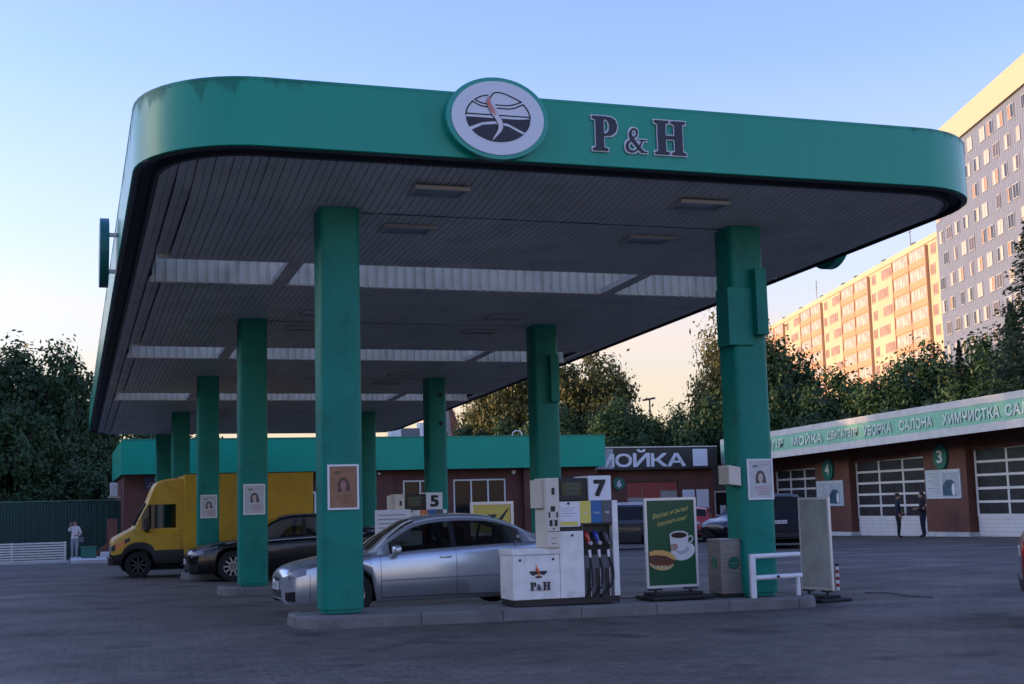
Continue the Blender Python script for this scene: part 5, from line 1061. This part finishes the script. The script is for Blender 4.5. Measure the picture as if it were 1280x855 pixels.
# ------------------------------------------------------------------ people
SKIN = mat('skin', (.42, .24, .17), .6)
def person(label, loc, rz, H_, J, cols, hair, extra=None):
    """J: joints in units of height; one continuous skinned body, faces coloured by region"""
    o = thing('person', label, 'person', loc, rz)
    V = []; E_ = []; Rr = []; names = {}
    def add(n, p, r, par=None):
        names[n] = len(V); V.append(Vector(p)*H_); Rr.append(r*H_)
        if par is not None: E_.append((names[par], names[n]))
    add('pel', (0, 0, .52), .078); add('wai', J['wai'], .068, 'pel'); add('che', J['che'], .080, 'wai'); add('nec', J['nec'], .034, 'che'); add('hd0', J['hd'], .052, 'nec'); add('hd1', tuple(np.array(J['hd'])+(0.004, 0, .045)), .056, 'hd0'); add('hd2', tuple(np.array(J['hd'])+(0.0, 0, .085)), .034, 'hd1')
    for s, k in ((1, 'l'), (-1, 'r')):
        add('sh'+k, (J['che'][0], J['che'][1]+s*.098, J['che'][2]+.055), .042, 'che'); add('el'+k, J['el'+k], .030, 'sh'+k); add('wr'+k, J['wr'+k], .020, 'el'+k)
        d = np.array(J['wr'+k])-np.array(J['el'+k]); d = d/np.linalg.norm(d); add('pa'+k, tuple(np.array(J['wr'+k])+d*.045), .022, 'wr'+k); add('fi'+k, tuple(np.array(J['wr'+k])+d*.095+np.array((.012, 0, 0))), .012, 'pa'+k); add('th'+k, tuple(np.array(J['wr'+k])+d*.05+np.array((.03, 0, .0))), .008, 'wr'+k)
        add('hi'+k, (0, s*.052, .48), .066, 'pel'); add('kn'+k, J['kn'+k], .042, 'hi'+k); add('an'+k, J['an'+k], .027, 'kn'+k); a = J['an'+k]; add('to'+k, (a[0]+.085, a[1]+s*.012, .018), .022, 'an'+k)
    me = bpy.data.meshes.new('body'); me.from_pydata([tuple(v) for v in V], E_, []); ob = bpy.data.objects.new('body', me); col.objects.link(ob)
    md = ob.modifiers.new('s', 'SKIN'); me.skin_vertices[0].data[0].use_root = True
    for i, r in enumerate(Rr): me.skin_vertices[0].data[i].radius = (r, r)
    sb_ = ob.modifiers.new('d', 'SUBSURF'); sb_.levels = 2; sb_.render_levels = 2
    dg = bpy.context.evaluated_depsgraph_get(); m2 = bpy.data.meshes.new_from_object(ob.evaluated_get(dg)); bpy.data.objects.remove(ob)
    for c in cols: m2.materials.append(c)       # skin, top, trousers, shoes
    P_ = {n: V[i] for n, i in names.items()}
    for p in m2.polygons:
        c = p.center; best = min(P_, key=lambda n: (P_[n]-c).length); z = c.z/H_
        if best[:2] in ('wr', 'pa', 'fi', 'th', 'el') and (P_[best]-c).length > .045*H_: best = 'che' if z > .53 else 'pel'
        p.material_index = 0 if best[:2] in ('hd', 'wr', 'pa', 'fi', 'th') or (best == 'nec' and z > .86) or (best[:2] == 'el' and extra != 'long') else 3 if z < .05 else 2 if z < .53 and best[:2] not in ('el', 'sh') else 1
        p.use_smooth = True
    b = bpy.data.objects.new('body', m2); col.objects.link(b); b.parent = o
    h = Vector(J['hd'])*H_; m = MB(); g = []
    m.lathe([(0, .064), (.030, .060), (.048, .042), (.057, .018), (.056, .0), (.048, -.02)], 14, Tm(h.x-.014*H_, h.y, h.z+.045*H_, 0, PI/2) @ Matrix.Scale(H_*1.02, 4)); m.v = [(a-(.012 if c_ < h.z+.05*H_ and a > h.x else 0), b_, c_) for a, b_, c_ in m.v]
    m.build('hair', hair, o, 2)
    MB().lathe([(0, .03), (.008, .02), (.010, 0), (0, -.004)], 8, Tm(h.x+.060*H_, h.y, h.z+.035*H_) @ Matrix.Scale(H_, 4)).build('nose', SKIN, o, 2)
    for s in (1, -1): MB().lathe([(0, -.006), (.007, 0), (0, .006)], 8, Tm(h.x+.056*H_, h.y+s*.02*H_, h.z+.05*H_) @ Matrix.Scale(H_, 4)).build('eye', BLACK, o, 2)
    return o
base = dict(wai=(.0, 0, .62), che=(.005, 0, .745), nec=(.01, 0, .845), hd=(.018, 0, .88), ell=(-.02, .135, .635), elr=(-.02, -.135, .635), wrl=(.03, .14, .50), wrr=(.03, -.14, .50), knl=(.01, .06, .285), knr=(.01, -.06, .285), anl=(-.01, .062, .045), anr=(-.01, -.062, .045))
DKB = mat('navy_cloth', (.012, .016, .040), .85); BKC = mat('black_cloth', (.010, .010, .012), .85); SHO = mat('black_shoes', (.012, .012, .012), .5)
HAIRD = mat('dark_hair', (.03, .02, .016), .6); GRC = mat('grey_trousers', (.30, .32, .36), .85); WHC = mat('white_cotton', (.72, .72, .72), .85)
J1 = dict(base, wrl=(.10, .10, .55), ell=(-.03, .14, .63)); person('man in navy jacket and dark trousers facing the other man by door 4', (30.25, 44.27, G(30.2, 44.3)), R(-30), 1.74, J1, [SKIN, DKB, BKC, SHO], HAIRD, 'long')
J2 = dict(base, wrl=(.13, .03, .62), wrr=(.13, -.02, .60), ell=(.0, .15, .62), elr=(.0, -.15, .62)); person('man in black T-shirt standing against the pier numbered 3', (31.15, 43.97, G(31.1, 44)), R(160), 1.76, J2, [SKIN, BKC, DKB, SHO], HAIRD)
J3 = dict(base, wrr=(.09, -.10, .86), elr=(.05, -.15, .70), wrl=(.08, .06, .62), ell=(-.01, .15, .63), anl=(.03, .05, .045), knl=(.04, .055, .285)); person('person in white top and grey trousers with raised hand on the left kerb', (.26, 55.3, kz+.10), R(-100), 1.52, J3, [SKIN, WHC, GRC, mat('white_shoes', (.6, .6, .6), .6)], HAIRD)
bag = thing('shoulder_bag', 'grey shoulder bag hanging at the side of the person in white', 'bag', (.50, 55.25, kz+.10+.66)); part('pouch', mat('grey_bag', (.16, .17, .19), .8), bag, (-.09, .09, -.05, .05, 0, .2), b=.03); MB().tube(bez([(-.07, 0, .18), (-.12, .02, .40), (-.16, .04, .56)], 5), .01, 5).build('strap', mat('grey_bag', (.16, .17, .19)), bag, True)

cb = tag(MB().tube(bez([(11.75, 18.2, G(11.75, 18.2)+.012), (11.95, 17.8, G(12, 17.8)+.012), (11.8, 17.2, G(11.8, 17.2)+.012), (11.85, 16.6, G(11.85, 16.6)+.012)], 6), .006, 6).build('ground_cable', RUBBER, None, True), 'thin black cable lying on the paving right of the blank advert stand', 'cable')
